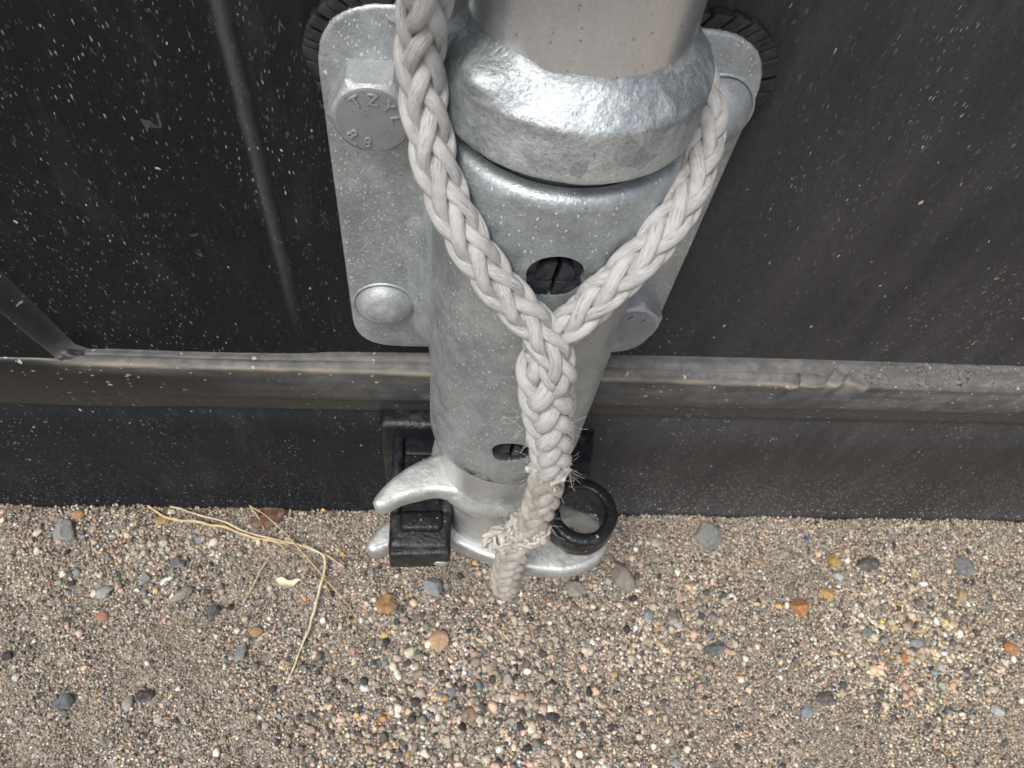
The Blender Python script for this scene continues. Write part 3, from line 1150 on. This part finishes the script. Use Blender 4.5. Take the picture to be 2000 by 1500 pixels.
# ------------------------------------------------------------------ locking bar with collar and cam
bar = thing('locking_bar', (AX, AY, 0.09), 'galvanised vertical locking bar with a welded collar and a hooked cam at its foot', 'locking bar')
V, F = lathe(densify([(0.0220, 2.25), (0.0220, 0.60), (0.0220, 0.45)], 0.3) + [(0.0220, z) for z in np.linspace(0.44, 0.30, 30)], AX, AY, 96)
link('tube', me_np('tube', V, F), MAT['tube'], bar)


def coldisp(th, r, z):
    if r < 0.0215: return 0.0
    fd = min(1.0, max(0.0, (0.3322 - z) / 0.003))
    p = Vector((math.sin(th) * 3, math.cos(th) * 3, z * 100))
    k = 0.00022 * noise.noise(p * 1.3) + 0.00012 * noise.noise(p * 4.7)
    a = math.atan2(math.sin(th - math.radians(-46)), math.cos(th - math.radians(-46)))
    k += 0.0046 * math.exp(-(a / 0.22) ** 2 - ((z - 0.3282) / 0.0034) ** 2)
    k -= 0.0006 * math.exp(-((a - 0.45) / 0.16) ** 2 - ((z - 0.3275) / 0.0045) ** 2)
    if z > 0.324 and r < 0.0275:
        k += 0.00010 * noise.noise(Vector((math.sin(th) * 11, math.cos(th) * 11, z * 520))) + 0.00016 * noise.noise(Vector((math.sin(th) * 30, math.cos(th) * 30, z * 1400)))
    return k * fd


cprof = densify([(0.0216, 0.3330), (0.0221, 0.3309), (0.0229, 0.3297), (0.0249, 0.3277), (0.0268, 0.3256), (0.0277, 0.3245), (0.02800, 0.3239), (0.0281, 0.3230), (0.0281, 0.3135), (0.0279, 0.3126), (0.0270, 0.3121), (0.0215, 0.3119)], 0.00055)
V, F = lathe(cprof, AX, AY, 300, coldisp)
link('collar', me_np('collar', V, F), MAT['collar'], bar)


def neckdisp(th, r, z):
    p = Vector((math.sin(th) * 2.5, math.cos(th) * 2.5, z * 90))
    return 0.0003 * noise.noise(p)


nprof = densify([(0.0215, 0.300), (0.0222, 0.190), (0.0224, 0.1745), (0.0240, 0.1728), (0.0243, 0.1700), (0.0238, 0.1600), (0.0236, 0.1540), (0.0240, 0.1505), (0.0254, 0.1480), (0.0268, 0.1455), (0.0272, 0.1425), (0.0266, 0.1392), (0.0246, 0.1370), (0.0212, 0.1350), (0.0205, 0.1200), (0.0205, 0.1060), (0.0215, 0.0985), (0.0200, 0.0880), (0.0005, 0.0870)], 0.0014)
V, F = lathe(nprof, AX, AY, 120, neckdisp)
link('cam_neck', me_np('cam_neck', V, F), MAT['cam'], bar)

up_hook = [(-0.012, -0.026), (-0.0250, -0.0325), (-0.0330, -0.0365), (-0.0410, -0.0420), (-0.0468, -0.0490), (-0.0488, -0.0530), (-0.0468, -0.0556), (-0.0435, -0.0553), (-0.0385, -0.0525), (-0.0320, -0.0503), (-0.0250, -0.0490), (-0.012, -0.050), (0.006, -0.044), (0.016, -0.038), (0.012, -0.024)]
up_hook = [tuple(p) for p in catmull([(x, y, 0) for x, y in up_hook] + [(-0.012, -0.026, 0)], 0.0016)[:-1, :2]]
m = prism('upper_hook', up_hook, 0.1405, 0.1500, 'Z', 0.0025, 4, rough=0.0004)
link('upper_hook', m, MAT['cam'], bar)
low = [(-0.010, -0.022), (-0.026, -0.0290), (-0.0380, -0.0350), (-0.0470, -0.0410), (-0.0530, -0.0475), (-0.0548, -0.0525), (-0.0525, -0.0552), (-0.0480, -0.0545), (-0.0400, -0.0510), (-0.0280, -0.0490), (-0.0150, -0.0520), (0.0000, -0.0585), (0.0160, -0.0632), (0.0320, -0.0645), (0.0440, -0.0618), (0.0510, -0.0565), (0.0535, -0.0500), (0.0525, -0.0430), (0.0460, -0.0370), (0.0330, -0.0310), (0.0180, -0.0240)]
low = [tuple(p) for p in catmull([(x, y, 0) for x, y in low] + [(-0.010, -0.022, 0)], 0.0018)[:-1, :2]]
m = prism('lower_hook', low, 0.0885, 0.0995, 'Z', 0.0024, 4, rough=0.0004)
m = boolean_cut(m, [cyl_mesh('hole', (0.0375, -0.0480, 0.05), (0.0375, -0.0480, 0.13), 0.0088, 40)])
link('lower_hook', m, MAT['cam'], bar)

# ------------------------------------------------------------------ keeper on the sill
kp = thing('cam_keeper', (0, 0.0, 0.06), 'black cast iron keeper on the sill with a lug and an open ring', 'keeper')
m = prism('back_plate', rounded_poly([(-0.0505, 0.062), (0.019, 0.062), (0.019, 0.1290), (-0.0505, 0.1290)], 0.004, 4), 0.0024, -0.0095, 'Y', 0.0030, 4, rough=0.0008)
link('back_plate', m, MAT['keeper'], kp)
m = prism('lug', rounded_poly([(-0.0445, -0.0010), (-0.0440, -0.0600), (-0.0180, -0.0600), (-0.0180, -0.0010)], [0, 0.003, 0.003, 0], 4), 0.1010, 0.1165, 'Z', 0.0024, 3, rough=0.0005)
link('lug', m, MAT['keeper'], kp)
for nm, pts, z1 in (('lug_rim', [(-0.0446, -0.006), (-0.0442, -0.0450), (-0.0395, -0.0450), (-0.0395, -0.006)], 0.1192),
                    ('lug_rim', [(-0.0230, -0.006), (-0.0230, -0.0450), (-0.0178, -0.0450), (-0.0178, -0.006)], 0.1192),
                    ('lug_pad', [(-0.0400, -0.0440), (-0.0395, -0.0530), (-0.0222, -0.0528), (-0.0222, -0.0440)], 0.1196),
                    ('lug_rim', [(-0.0390, -0.0130), (-0.0390, -0.0175), (-0.0236, -0.0175), (-0.0236, -0.0130)], 0.1186)):
    m = prism(nm, rounded_poly(pts, 0.0022, 4), 0.1120, z1, 'Z', 0.0018, 3, rough=0.0004)
    link(nm, m, MAT['keeper'], kp)
m = prism('lug_nose', rounded_poly([(-0.0443, -0.0555), (-0.0441, -0.0625), (-0.0181, -0.0622), (-0.0179, -0.0555)], 0.002, 4), 0.0985, 0.1150, 'Z', 0.0026, 3, rough=0.0005)
link('lug_nose', m, MAT['keeper'], kp)
bm = bmesh.new()
bmesh.ops.create_icosphere(bm, subdivisions=3, radius=1.0)
for v in bm.verts:
    c = v.co.copy()
    v.co = Vector((-0.0222 + c.x * 0.0040, -0.0612 + c.y * 0.0016, 0.1032 + c.z * 0.0034)) + noise.noise_vector(c * 1.7) * 0.0008
o = link('chipped_spot', me_bm('chipped_spot', bm), MAT['cam'], kp)
o['label'] = 'bare silver chip on the corner of the black lug'
rp = [(0.0101, 0.1105), (0.0101, 0.1242), (0.0104, 0.1250), (0.0111, 0.1254), (0.0141, 0.1252), (0.0150, 0.1246), (0.0154, 0.1234), (0.0155, 0.1120), (0.0148, 0.1106), (0.0136, 0.1100), (0.0114, 0.1100), (0.0101, 0.1105)]
V, F = lathe(densify(rp, 0.0012), 0.0375, -0.0462, 72, lambda th, r, z: 0.0004 * noise.noise(Vector((math.sin(th) * 3, math.cos(th) * 3, z * 200))))
link('ring', me_np('ring', V, F), MAT['keeper'], kp)
m = prism('ring_arm', rounded_poly([(0.022, -0.004), (0.0235, -0.0370), (0.0330, -0.0350), (0.0420, -0.0350), (0.0480, -0.004)], 0.002, 3), 0.1105, 0.1215, 'Z', 0.002, 3, rough=0.0004)
link('ring_arm', m, MAT['keeper'], kp)

# ------------------------------------------------------------------ rope
rope = thing('white_rope', (0.004, -0.066, 0.09), 'dirty white braided rope looped over the locking bar, spliced into a frayed tail', 'rope')


def braid(ctrl, R, pitch, nstr=8, mat=None, phase=0.0, seg=12, name='strand', step=0.0007, fat=1.0):
    """ctrl: [(x, y, z, scale)] in metres, R outer radius of the rope"""
    C4 = catmull(ctrl, step)
    P, S = C4[:, :3], C4[:, 3]
    T, N, B = frames(P)
    L = np.concatenate([[0], np.cumsum(np.linalg.norm(np.diff(P, axis=0), axis=1))])
    half = nstr // 2
    r0, a, h = 0.61 * R, 0.17 * R, 0.26 * R
    w = math.pi * r0 / half * fat
    ph = 2 * math.pi * L / pitch
    tmp = np.random.default_rng(int(phase * 100) + nstr)
    for sgn in (1, -1):
        for k in range(half):
            ang = sgn * ph + 2 * math.pi * k / half + (phase if sgn > 0 else -phase)
            # two over, two under
            n = half * (ph + phase) / math.pi
            q = (n + 2 * k - 0.5) if sgn > 0 else (2 * k - n - 0.5)
            wave = sgn * np.cos(2 * math.pi * q / 4)
            wave = wave * (1.35 - 0.35 * wave * wave)
            rad = (r0 + a * wave) * S
            wob = 0.05 * np.sin(L * 170 + tmp.uniform(0, 6)) + 0.04 * np.sin(L * 390 + tmp.uniform(0, 6))
            ang = ang + wob * 0.8
            dirv = N * np.cos(ang)[:, None] + B * np.sin(ang)[:, None]
            Q = P + dirv * rad[:, None]
            thick = 1 + 0.07 * np.sin(L * 240 + tmp.uniform(0, 6))
            # a float is fattest where it rides on top
            top = 0.5 + 0.5 * wave
            ww = w * S * thick * (0.76 + 0.26 * top)
            hh = h * S * thick * (0.86 + 0.20 * top)
            V, F = tube_arrays(Q, ww, seg, dirv, hh)
            me = quads_to_mesh(name, V, F)
            strand_uv(me, seg, np.append(L, [L[-1]] * 2)[:len(L)] * 1000 + 37.0 * k + (500 if sgn > 0 else 0))
            link(name, me, mat, rope)


def pts(lst):
    return [(x * MM, y * MM, z * MM, s) for x, y, z, s in lst]


left_leg = pts([(-33, -57, 366, 1), (-31, -52, 353, 1), (-29.3, -47.5, 341, 1), (-30.2, -44.2, 330.5, 1), (-30.0, -44.7, 321.4, 1), (-28.6, -47.5, 313.3, 1), (-26.2, -51.0, 305.2, 1),
                (-22.5, -55.0, 298.1, 1), (-17.2, -59.0, 290.4, 1), (-11.0, -62.0, 283.2, 1), (-4.4, -64.4, 276.6, 1.0), (0.8, -67.2, 269.8, 1.0), (3.6, -68.6, 262.0, 0.96), (4.2, -67.0, 254, 0.80), (4.4, -65.0, 246, 0.6)])
braid(left_leg, 0.0047, 0.058, 12, MAT['rope'], 0.4, 12, fat=1.10)
right_leg = pts([(10, -61, 372, 1), (-6, -59, 360, 1), (-19, -50, 350, 1), (-27, -37, 342, 1), (-28, -22, 337, 1), (-18, -9, 332, 1), (0, -3.6, 326, 1), (14, -6.5, 321, 1), (25.5, -14, 316, 1), (31.2, -22.5, 311, 1), (32.6, -31.0, 307, 1), (30.2, -39.4, 303.6, 1),
                 (26.4, -47.8, 299.6, 1), (20.6, -55.4, 295.2, 1), (15.3, -59.8, 290.8, 1), (10.3, -62.2, 284.8, 1), (5.6, -63.6, 277.6, 1.0), (1.4, -63.4, 269.0, 0.96),
                 (0.2, -63.6, 259.5, 0.86), (1.5, -64.2, 250, 0.7)])
braid(right_leg, 0.0047, 0.058, 12, MAT['rope'], 1.9, 12, fat=1.10)
splice = pts([(-1.2, -63.6, 267, 0.66), (0.0, -64.6, 261, 0.92), (1.6, -65.6, 254, 1.02), (3.8, -66.0, 244, 1.02), (6.2, -66.0, 232, 0.98), (8.3, -66.0, 219, 0.92), (9.6, -66.2, 208, 0.84), (10.0, -66.3, 202, 0.7)])
braid(splice, 0.0071, 0.066, 12, MAT['rope'], 1.1, 12, fat=1.12)
tail = pts([(8.6, -66.2, 214, 0.82), (9.6, -66.3, 203, 0.96), (10.4, -66.6, 190, 1.0), (10.2, -67, 178, 0.98), (9.2, -67.4, 166, 0.92), (8.0, -67.6, 156, 0.85)])
braid(tail, 0.0062, 0.056, 12, MAT['rope_end'], 0.9, 10, fat=1.1)
tip = pts([(7.4, -67.6, 152, 0.75), (6.2, -68, 140, 0.95), (5.4, -68.2, 126, 1.0), (5.6, -68.4, 110, 1.04), (6.6, -68.4, 96, 1.0), (7.4, -68.4, 87, 0.82)])
braid(tip, 0.0066, 0.056, 12, MAT['rope_end'], 0.2, 10, fat=1.05)


def tuft(center, spread, n, rad, length, mat, name, seed):
    r_ = random.Random(seed)
    for i in range(n):
        a = Vector((r_.gauss(0, 1), r_.gauss(0, 0.7), r_.gauss(0, 1)))
        a.normalize()
        c = Vector(center) + Vector((a.x * spread[0], a.y * spread[1], a.z * spread[2])) * r_.uniform(0.35, 1.0)
        d = a.cross(Vector((r_.gauss(0, 1), r_.gauss(0, 1), r_.gauss(0, 1)))).normalized()
        L = length * r_.uniform(0.6, 1.3)
        pp = []
        for k in range(5):
            f = k / 4 - 0.5
            pp.append(tuple(c + d * L * f + a * (-(f * f) * L * 0.7)))
        P = catmull(pp, L / 14)
        t = np.linspace(0, 1, len(P))
        V, F = tube_arrays(P, rad * r_.uniform(0.7, 1.2) * (0.35 + 0.65 * np.sin(np.pi * t)), 8)
        V = np.asarray(V)
        for q in range(len(V)):
            V[q] += np.array(noise.noise_vector(Vector(V[q]) * 520)) * 0.0007
        link(name, quads_to_mesh(name, V, F), mat, rope)


tuft((0.0100, -0.0664, 0.2065), (0.0056, 0.0056, 0.0050), 26, 0.0014, 0.013, MAT['fray'], 'splice_wrap', 3)
tuft((0.0090, -0.0672, 0.1580), (0.0080, 0.0068, 0.0095), 70, 0.0013, 0.012, MAT['fray'], 'frayed_yarn', 8)
tuft((0.0000, -0.0680, 0.1470), (0.0078, 0.0050, 0.0046), 34, 0.0010, 0.010, MAT['fray'], 'frayed_yarn', 14)

# loose fibres along the rope
r_ = random.Random(21)
Vs, Fs, off = [], [], 0
anchors = [(np.array(p[:3]), 0.0047) for p in left_leg[6:12]] + [(np.array(p[:3]), 0.0047) for p in right_leg[12:17]] + [(np.array([0.0035, -0.066, 0.235]), 0.008)] * 14 + [(np.array([0.0100, -0.0664, 0.2065]), 0.007)] * 22 + [(np.array([0.0085, -0.0668, 0.158]), 0.0085)] * 44 + [(np.array([0.0012, -0.067, 0.147]), 0.007)] * 22 + [(np.array([0.006, -0.068, 0.11]), 0.007)] * 12
for c, rad in anchors:
    for _ in range(3):
        a = np.array([r_.gauss(0, 1), r_.gauss(0, 0.6) - 0.2, r_.gauss(0, 1)])
        a /= np.linalg.norm(a)
        t = np.cross(a, np.array([r_.gauss(0, 1), r_.gauss(0, 1), r_.gauss(0, 1)]))
        t /= np.linalg.norm(t)
        L = r_.uniform(0.003, 0.009)
        p0 = c + a * rad * 0.85
        pp = [p0, p0 + t * L * 0.35 + a * L * 0.15, p0 + t * L * 0.7 + a * L * r_.uniform(0.1, 0.5), p0 + t * L * r_.uniform(0.7, 1.1) + a * L * r_.uniform(0.2, 0.8)]
        V, F = tube_arrays(catmull(pp, L / 10), 0.00003, 4)
        Vs.append(V); Fs.append(F + off); off += len(V)
for pp in ([(0.0345, -0.020, 0.2555), (0.040, -0.016, 0.250), (0.046, -0.012, 0.2445)],):
    V, F = tube_arrays(catmull(pp, 0.001), 0.00006, 4)
    Vs.append(V); Fs.append(F + off); off += len(V)
o = link('loose_fibres', quads_to_mesh('loose_fibres', np.vstack(Vs), np.vstack(Fs)), MAT['fibre'], rope)
o['kind'] = 'stuff'


# ------------------------------------------------------------------ dry grass
def straw(name, pts_, r, label, cols, cat='straw', flat=1.0, taper=(0.7, 0.6), branches=()):
    P = [(x * MM, y * MM, float(gz(x * MM) + und(x * MM, y * MM)) + z * MM) for x, y, z in pts_]
    P = catmull(P, 0.0012)
    P = P + np.array([noise.noise_vector(Vector(q) * 130.0) for q in P]) * np.array([0.0009, 0.0009, 0.0005])
    t = np.linspace(0, 1, len(P))
    rr = r * (1 - (1 - taper[0]) * np.clip(1 - t * 4, 0, 1)) * (1 - (1 - taper[1]) * np.clip(t * 2 - 1, 0, 1))
    rr = 1.15 * rr * (1 + 0.18 * np.sin(t * 37) + 0.12 * np.sin(t * 91))
    V, F = tube_arrays(P, rr, 8, None, rr * flat * 0.7)
    m = mat_plain(name + '_' + label.split()[0], cols[0], cols[1], 260.0, 0.5, 0.4)
    c = P[len(P) // 2]
    o = link(name, quads_to_mesh(name, V, F), m, None, at=(c[0], c[1], float(gz(c[0]))))
    tag(o, label, cat)
    for b in branches:
        Q = [(x * MM, y * MM, float(gz(x * MM) + und(x * MM, y * MM)) + z * MM) for x, y, z in b]
        Q = catmull(Q, 0.001)
        V, F = tube_arrays(Q, r * 0.38, 5)
        link('side_stem', quads_to_mesh('side_stem', V, F), m, o)
    return o


straw('straw', [(-184, 1.0, 2), (-176, -4.5, 3.5), (-167.5, -7.3, 4), (-142.4, -12.3, 4.5), (-122.6, -17.4, 4.5), (-105.1, -21.6, 3.5)], 0.00085,
      'thick golden straw stalk slanting out from under the sill', ((0.52, 0.40, 0.19), (0.64, 0.53, 0.31)), branches=(
          [(-112, -20, 4), (-109, -22, 4), (-106, -25.5, 3)], [(-118, -18.6, 4.5), (-116.5, -21, 4), (-115.5, -24, 3)]))
straw('straw', [(-173, 1.0, 3), (-160, -4, 5), (-145.7, -8.8, 6), (-119.9, -17.3, 6), (-104, -21.6, 5.5), (-88.7, -26.4, 4.5), (-80, -30, 4), (-73.6, -34.3, 3)], 0.00055,
      'thin pale straw running close above the thick golden stalk', ((0.58, 0.47, 0.28), (0.70, 0.60, 0.40)))
straw('straw', [(-97, -22.0, 3.5), (-90.5, -25.2, 4.5), (-86.0, -28.0, 5), (-84.0, -31.0, 5), (-83.9, -40.6, 4.5), (-89.4, -67.5, 4), (-96.0, -92.3, 3)], 0.00078,
      'pale straw with a sharp bend, lying nearest the camera', ((0.66, 0.58, 0.38), (0.76, 0.70, 0.52)))
straw('straw', [(-114.0, -26.8, 3.5), (-119.1, -40.7, 3), (-123.5, -54.3, 2.6)], 0.00058,
      'short straight tan straw left of the husk', ((0.52, 0.42, 0.27), (0.62, 0.52, 0.36)))
br = []
r_ = random.Random(4)
for i in range(16):
    t = i / 15
    bx, by = -108 + 42 * t, -14 - 48 * t
    dx, dy = r_.uniform(-7, 7), r_.uniform(-12, 3)
    br.append([(bx, by, 4.5), (bx + dx * 0.5, by + dy * 0.45, 5), (bx + dx, by + dy, 3)])
straw('grass_seed_head', [(-130, 2, 3), (-120, -5, 5), (-111.1, -11.8, 5.5), (-100.0, -23.6, 6), (-84.6, -39.2, 5), (-72.7, -51.6, 4), (-66.5, -60, 3.5), (-64.8, -68.3, 2.5)], 0.00042,
      'fine feathery golden grass seed head trailing across the gravel', ((0.47, 0.34, 0.15), (0.58, 0.45, 0.24)), 'grass', branches=br)
straw('straw', [(-128.5, 1, 4), (-123.5, -6, 4), (-119.0, -13.5, 3)], 0.00035,
      'hair thin tan stem across the red brown chip', ((0.50, 0.38, 0.22), (0.60, 0.47, 0.30)))

# husk: a curled pale scale
V = []
nu, nv = 22, 8
for i in range(nu):
    u = i / (nu - 1)
    w = 0.0022 * math.sin(math.pi * min(1, u * 1.02)) ** 0.7 * (1 + 0.35 * math.sin(u * 9)) + 0.0002
    cx_, cy_ = -0.109 + 0.0128 * u, -0.0412 - 0.0022 * math.sin(u * 3.0)
    for j in range(nv):
        s = j / (nv - 1) * 2 - 1
        V.append((cx_ + 0.0006 * s, cy_ + w * s, float(gz(cx_)) + 0.0034 + 0.0012 * s * s + 0.0006 * math.sin(u * 6)))
V = np.array(V)
Vb = V.copy()
Vb[:, 2] -= 0.0004
F = grid_faces(nu, nv)
bm_faces = [tuple(map(int, f)) for f in F] + [tuple(int(q) + len(V) for q in f[::-1]) for f in F]
bd = [i * nv for i in range(nu)] + [(nu - 1) * nv + j for j in range(1, nv)] + [i * nv + nv - 1 for i in range(nu - 2, -1, -1)] + [j for j in range(nv - 2, 0, -1)]
for a, b in zip(bd, bd[1:] + bd[:1]):
    bm_faces.append((a, b, b + len(V), a + len(V)))
me = me_np('husk', np.vstack([V, Vb]), bm_faces)
o = link('seed_husk', me, mat_plain('husk_cream', (0.66, 0.60, 0.40), (0.78, 0.74, 0.58), 300.0, 0.6, 0.3), None, at=(-0.1025, -0.0425, 0.0127))
tag(o, 'small pale cream husk lying beside the bent straw', 'husk')


# ------------------------------------------------------------------ single stones
def stone(x, y, r, col, label, shape=(1.1, 0.85, 0.6), rot=0.0, seed=0, ang=0.8, name='stone', sink=0.28, col2=None, rough=0.85):
    r_ = np.random.default_rng(seed + 100)
    bv, bf = ico(4)
    p = bv.copy()
    for i in range(9):
        d = r_.normal(size=3)
        d /= np.linalg.norm(d)
        lim = r_.uniform(0.52, 0.88)
        hh = p @ d
        p = p - np.maximum(hh - lim, 0)[:, None] * d * ang
    for q in range(len(p)):
        v = Vector(bv[q])
        p[q] *= 1 + 0.07 * noise.noise(v * 2.1 + Vector((seed, 0, 0))) + 0.035 * noise.noise(v * 6.0 + Vector((0, seed, 0)))
    p = p * np.array(shape)
    c, s = math.cos(rot), math.sin(rot)
    p = np.stack([p[:, 0] * c - p[:, 1] * s, p[:, 0] * s + p[:, 1] * c, p[:, 2]], -1) * r * MM
    cx_, cy_ = x * MM, y * MM
    zb = float(gz(cx_) + und(cx_, cy_))
    p += np.array([cx_, cy_, zb + shape[2] * r * MM * (1 - 2 * sink) * 0.55 + 0.0005])
    me = me_np(name, p, bf)
    me.set_sharp_from_angle(angle=math.radians(32))
    cd = tuple(v * 0.62 for v in col)
    t = NT('stone_' + str(seed))
    co = t.co()
    n1 = t.noise(co, 420.0, 6.0, 0.7)
    n2 = t.noise(co, 1500.0, 4.0, 0.7)
    cl = t.mix(t.ramp(n1, 0.32, 0.68), cd, col)
    if col2:
        cl = t.mix(t.ramp(t.noise(co, 190.0, 3.0), 0.45, 0.55), cl, col2)
    cl = t.mix(t.ramp(t.noise(co, 260.0, 5.0, 0.7), 0.42, 0.66, 0.0, 0.55), cl, (0.30, 0.27, 0.235))
    cl = t.mix(t.ramp(n2, 0.60, 0.72, 0.0, 0.5), cl, tuple(min(0.8, v * 1.7 + 0.05) for v in col))
    t.set(color=cl, rough=rough, normal=t.bump(t.math('ADD', n1, n2), 0.5, 0.0006), spec=0.35)
    o = link(name, me, t.m, None, at=(cx_, cy_, zb))
    tag(o, label, 'stone')
    return o


GREY, SLATE, BLUE = (0.27, 0.275, 0.28), (0.085, 0.09, 0.10), (0.24, 0.28, 0.30)
STONES = [
    (-221.6, -15.1, 7.2, (0.34, 0.35, 0.35), 'large pale grey rounded stone by the sill at the far left', (1.05, 0.95, 0.7), 0.3),
    (139.3, -12.1, 10.0, (0.25, 0.26, 0.25), 'large grey wedge shaped stone by the sill, right of the ring', (0.95, 1.0, 0.5), 0.9),
    (83.3, -37.5, 9.0, (0.26, 0.235, 0.20), 'large earthy brown grey stone just right of the cam', (0.75, 1.15, 0.6), 0.35),
    (187.0, -55.8, 5.8, (0.50, 0.22, 0.085), 'bright rusty orange rough stone on the right', (1.05, 0.95, 0.75), 0.2),
    (217.1, -28.1, 4.3, (0.50, 0.33, 0.11), 'ochre pebble, the one nearest the sill on the right', (0.9, 1.0, 0.8), 0.5),
    (206.3, -47.7, 3.9, (0.58, 0.38, 0.14), 'golden yellow pebble between the ochre and the rusty stones', (1.2, 0.85, 0.7), -0.4),
    (96.3, -59.4, 3.2, (0.30, 0.33, 0.33), 'small blue grey pebble in front of the earthy stone', (1.1, 1.0, 0.7), 0.4),
    (-21.1, -73.7, 6.4, (0.55, 0.36, 0.22), 'flat peach coloured angular stone in front of the rope', (1.15, 0.9, 0.45), 0.5),
    (-49.8, -53.5, 6.0, (0.34, 0.20, 0.09), 'brown stone with a rust orange face left of the rope end', (1.0, 1.0, 0.45), 0.1),
    (-23.8, -43.7, 6.6, (0.27, 0.30, 0.32), 'blue grey flat stone below the black lug', (1.1, 0.8, 0.5), -0.6),
    (55.5, -45.0, 5.8, (0.33, 0.31, 0.285), 'dusty grey stone under the silver lower hook', (1.15, 0.8, 0.55), -0.3),
    (6.5, -86.4, 3.7, (0.46, 0.36, 0.27), 'tan pink teardrop stone below the rope end', (0.75, 1.2, 0.6), -0.4),
    (-5.7, -109.3, 3.9, (0.20, 0.21, 0.23), 'square slate stone with a rust stripe at the lower edge', (1.1, 0.95, 0.7), 0.1),
    (131.8, -78.2, 5.2, (0.13, 0.135, 0.145), 'flat dark slate sliver in the middle right gravel', (1.3, 0.7, 0.4), 0.2),
    (216.2, -37.6, 3.1, (0.52, 0.56, 0.57), 'shiny pale blue white pebble below the ochre one', (1.2, 0.8, 0.7), -0.6),
    (236.9, -31.5, 6.6, (0.11, 0.105, 0.10), 'crumbly dark brown lump right of the ochre pebble', (1.3, 0.8, 0.55), 0.4),
    (176.4, -110.6, 3.9, (0.26, 0.30, 0.33), 'blue grey triangular stone near the bottom right', (1.0, 0.9, 0.6), 0.9),
    (189.9, -105.0, 4.8, (0.11, 0.105, 0.10), 'wide dark stone beside the blue grey triangular one', (1.35, 0.75, 0.5), 0.0),
    (-156.8, -48.1, 5.2, (0.36, 0.335, 0.29), 'smooth grey beige oval pebble tilted upright on the left', (1.25, 0.6, 0.6), 0.55),
    (-176.2, -40.0, 3.8, (0.38, 0.39, 0.39), 'light grey pebble next to the oval one', (0.85, 1.05, 0.7), 0.2),
    (-194.0, -47.3, 4.1, (0.40, 0.42, 0.41), 'pale crusty angular stone left of the oval pebble', (1.2, 0.8, 0.6), 0.3),
    (-192.1, -59.8, 3.1, (0.55, 0.26, 0.17), 'salmon red pebble on the left', (1.15, 0.85, 0.6), -0.5),
    (-218.2, -5.2, 3.3, (0.52, 0.28, 0.13), 'small orange stone touching the sill at the far left', (1.1, 0.9, 0.7), 0.1),
    (-115.5, -67.9, 3.4, (0.48, 0.29, 0.14), 'amber brown pebble under the short straw', (1.15, 0.9, 0.7), 0.0),
    (-121.5, -78.0, 4.2, (0.27, 0.31, 0.32), 'blue grey oval pebble in front of the amber one', (0.75, 1.3, 0.55), -0.1),
    (-139.0, -57.4, 4.0, (0.105, 0.11, 0.105), 'dark speckled pebble left of the short straw', (1.0, 1.0, 0.7), 0.0),
    (-162.0, -31.6, 4.1, (0.15, 0.16, 0.18), 'dark slate pebble above the oval one', (1.2, 0.75, 0.5), -0.5),
    (-152.3, -18.0, 3.1, (0.28, 0.31, 0.32), 'small blue grey pebble under the golden stalk', (1.0, 0.9, 0.6), 0.0),
    (-175.1, -7.1, 3.6, (0.46, 0.30, 0.12), 'ochre stone beneath the tip of the golden stalk', (1.2, 0.75, 0.5), 0.0),
    (204.4, -12.9, 1.5, (0.03, 0.09, 0.38), 'tiny bright blue chip near the sill', (1.1, 1.0, 0.6), 0.0),
    (311.0, -80.1, 4.1, (0.50, 0.23, 0.09), 'rust orange stone at the far right edge', (1.15, 0.85, 0.7), -0.5),
    (304.6, -30.1, 6.8, (0.19, 0.19, 0.195), 'big dark grey stone near the sill at the far right', (1.0, 1.0, 0.5), 0.3),
    (295.4, -47.7, 3.7, (0.48, 0.37, 0.18), 'yellowish stone in front of the big dark one', (1.0, 1.0, 0.7), 0.8),
    (254.2, -75.9, 3.5, (0.30, 0.32, 0.33), 'smooth grey pebble in the coarse grit on the right', (1.25, 0.8, 0.6), 0.0),
    (265.3, -88.6, 3.2, (0.56, 0.52, 0.48), 'pale pinkish white pebble low on the right', (0.95, 1.1, 0.8), 0.0),
    (225.4, -69.1, 3.5, (0.21, 0.23, 0.24), 'dark blue grey pebble left of the coarse grit', (1.15, 0.85, 0.6), 0.3),
    (288.6, -112.7, 3.6, (0.55, 0.55, 0.56), 'pale grey white stone near the lower right corner', (1.2, 0.8, 0.65), -0.3),
    (-200.2, -99.5, 4.3, (0.13, 0.15, 0.18), 'navy grey pebble near the lower left corner', (1.15, 0.9, 0.65), 0.4),
    (-163.1, -97.3, 4.2, (0.06, 0.06, 0.063), 'black crumbly pebble low on the left', (1.15, 0.85, 0.6), -0.2),
    (-231.9, -78.1, 3.2, (0.055, 0.055, 0.06), 'black pebble at the left edge', (0.9, 1.0, 0.7), 0.0),
    (-224.1, -88.3, 2.1, (0.66, 0.66, 0.65), 'small round white pebble near the left edge', (1, 1, 0.75), 0.0),
    (-169.9, -101.1, 3.2, (0.40, 0.41, 0.39), 'greenish pale grey pebble beside the black crumbly one', (0.9, 1.2, 0.6), 0.2),
    (106.2, -17.9, 3.0, (0.52, 0.50, 0.46), 'small cream pebble between ring and grey wedge stone', (1.05, 0.95, 0.7), 0.0),
]
for i, (x, y, r, c, lab, shp, rt_) in enumerate(STONES):
    c2 = None
    if 'rust stripe' in lab or 'rust orange face' in lab: c2 = (0.45, 0.21, 0.05)
    stone(x, y, r, c, lab, shp, rt_, i, ang=0.95 if r > 3.5 else 0.6, col2=c2)
stone(-119.0, -5.0, 9.0, (0.17, 0.075, 0.05), 'red brown flat chip tucked under the sill behind the straws', (1.15, 0.75, 0.4), 0.15, 77, 1.0, name='brown_chip')
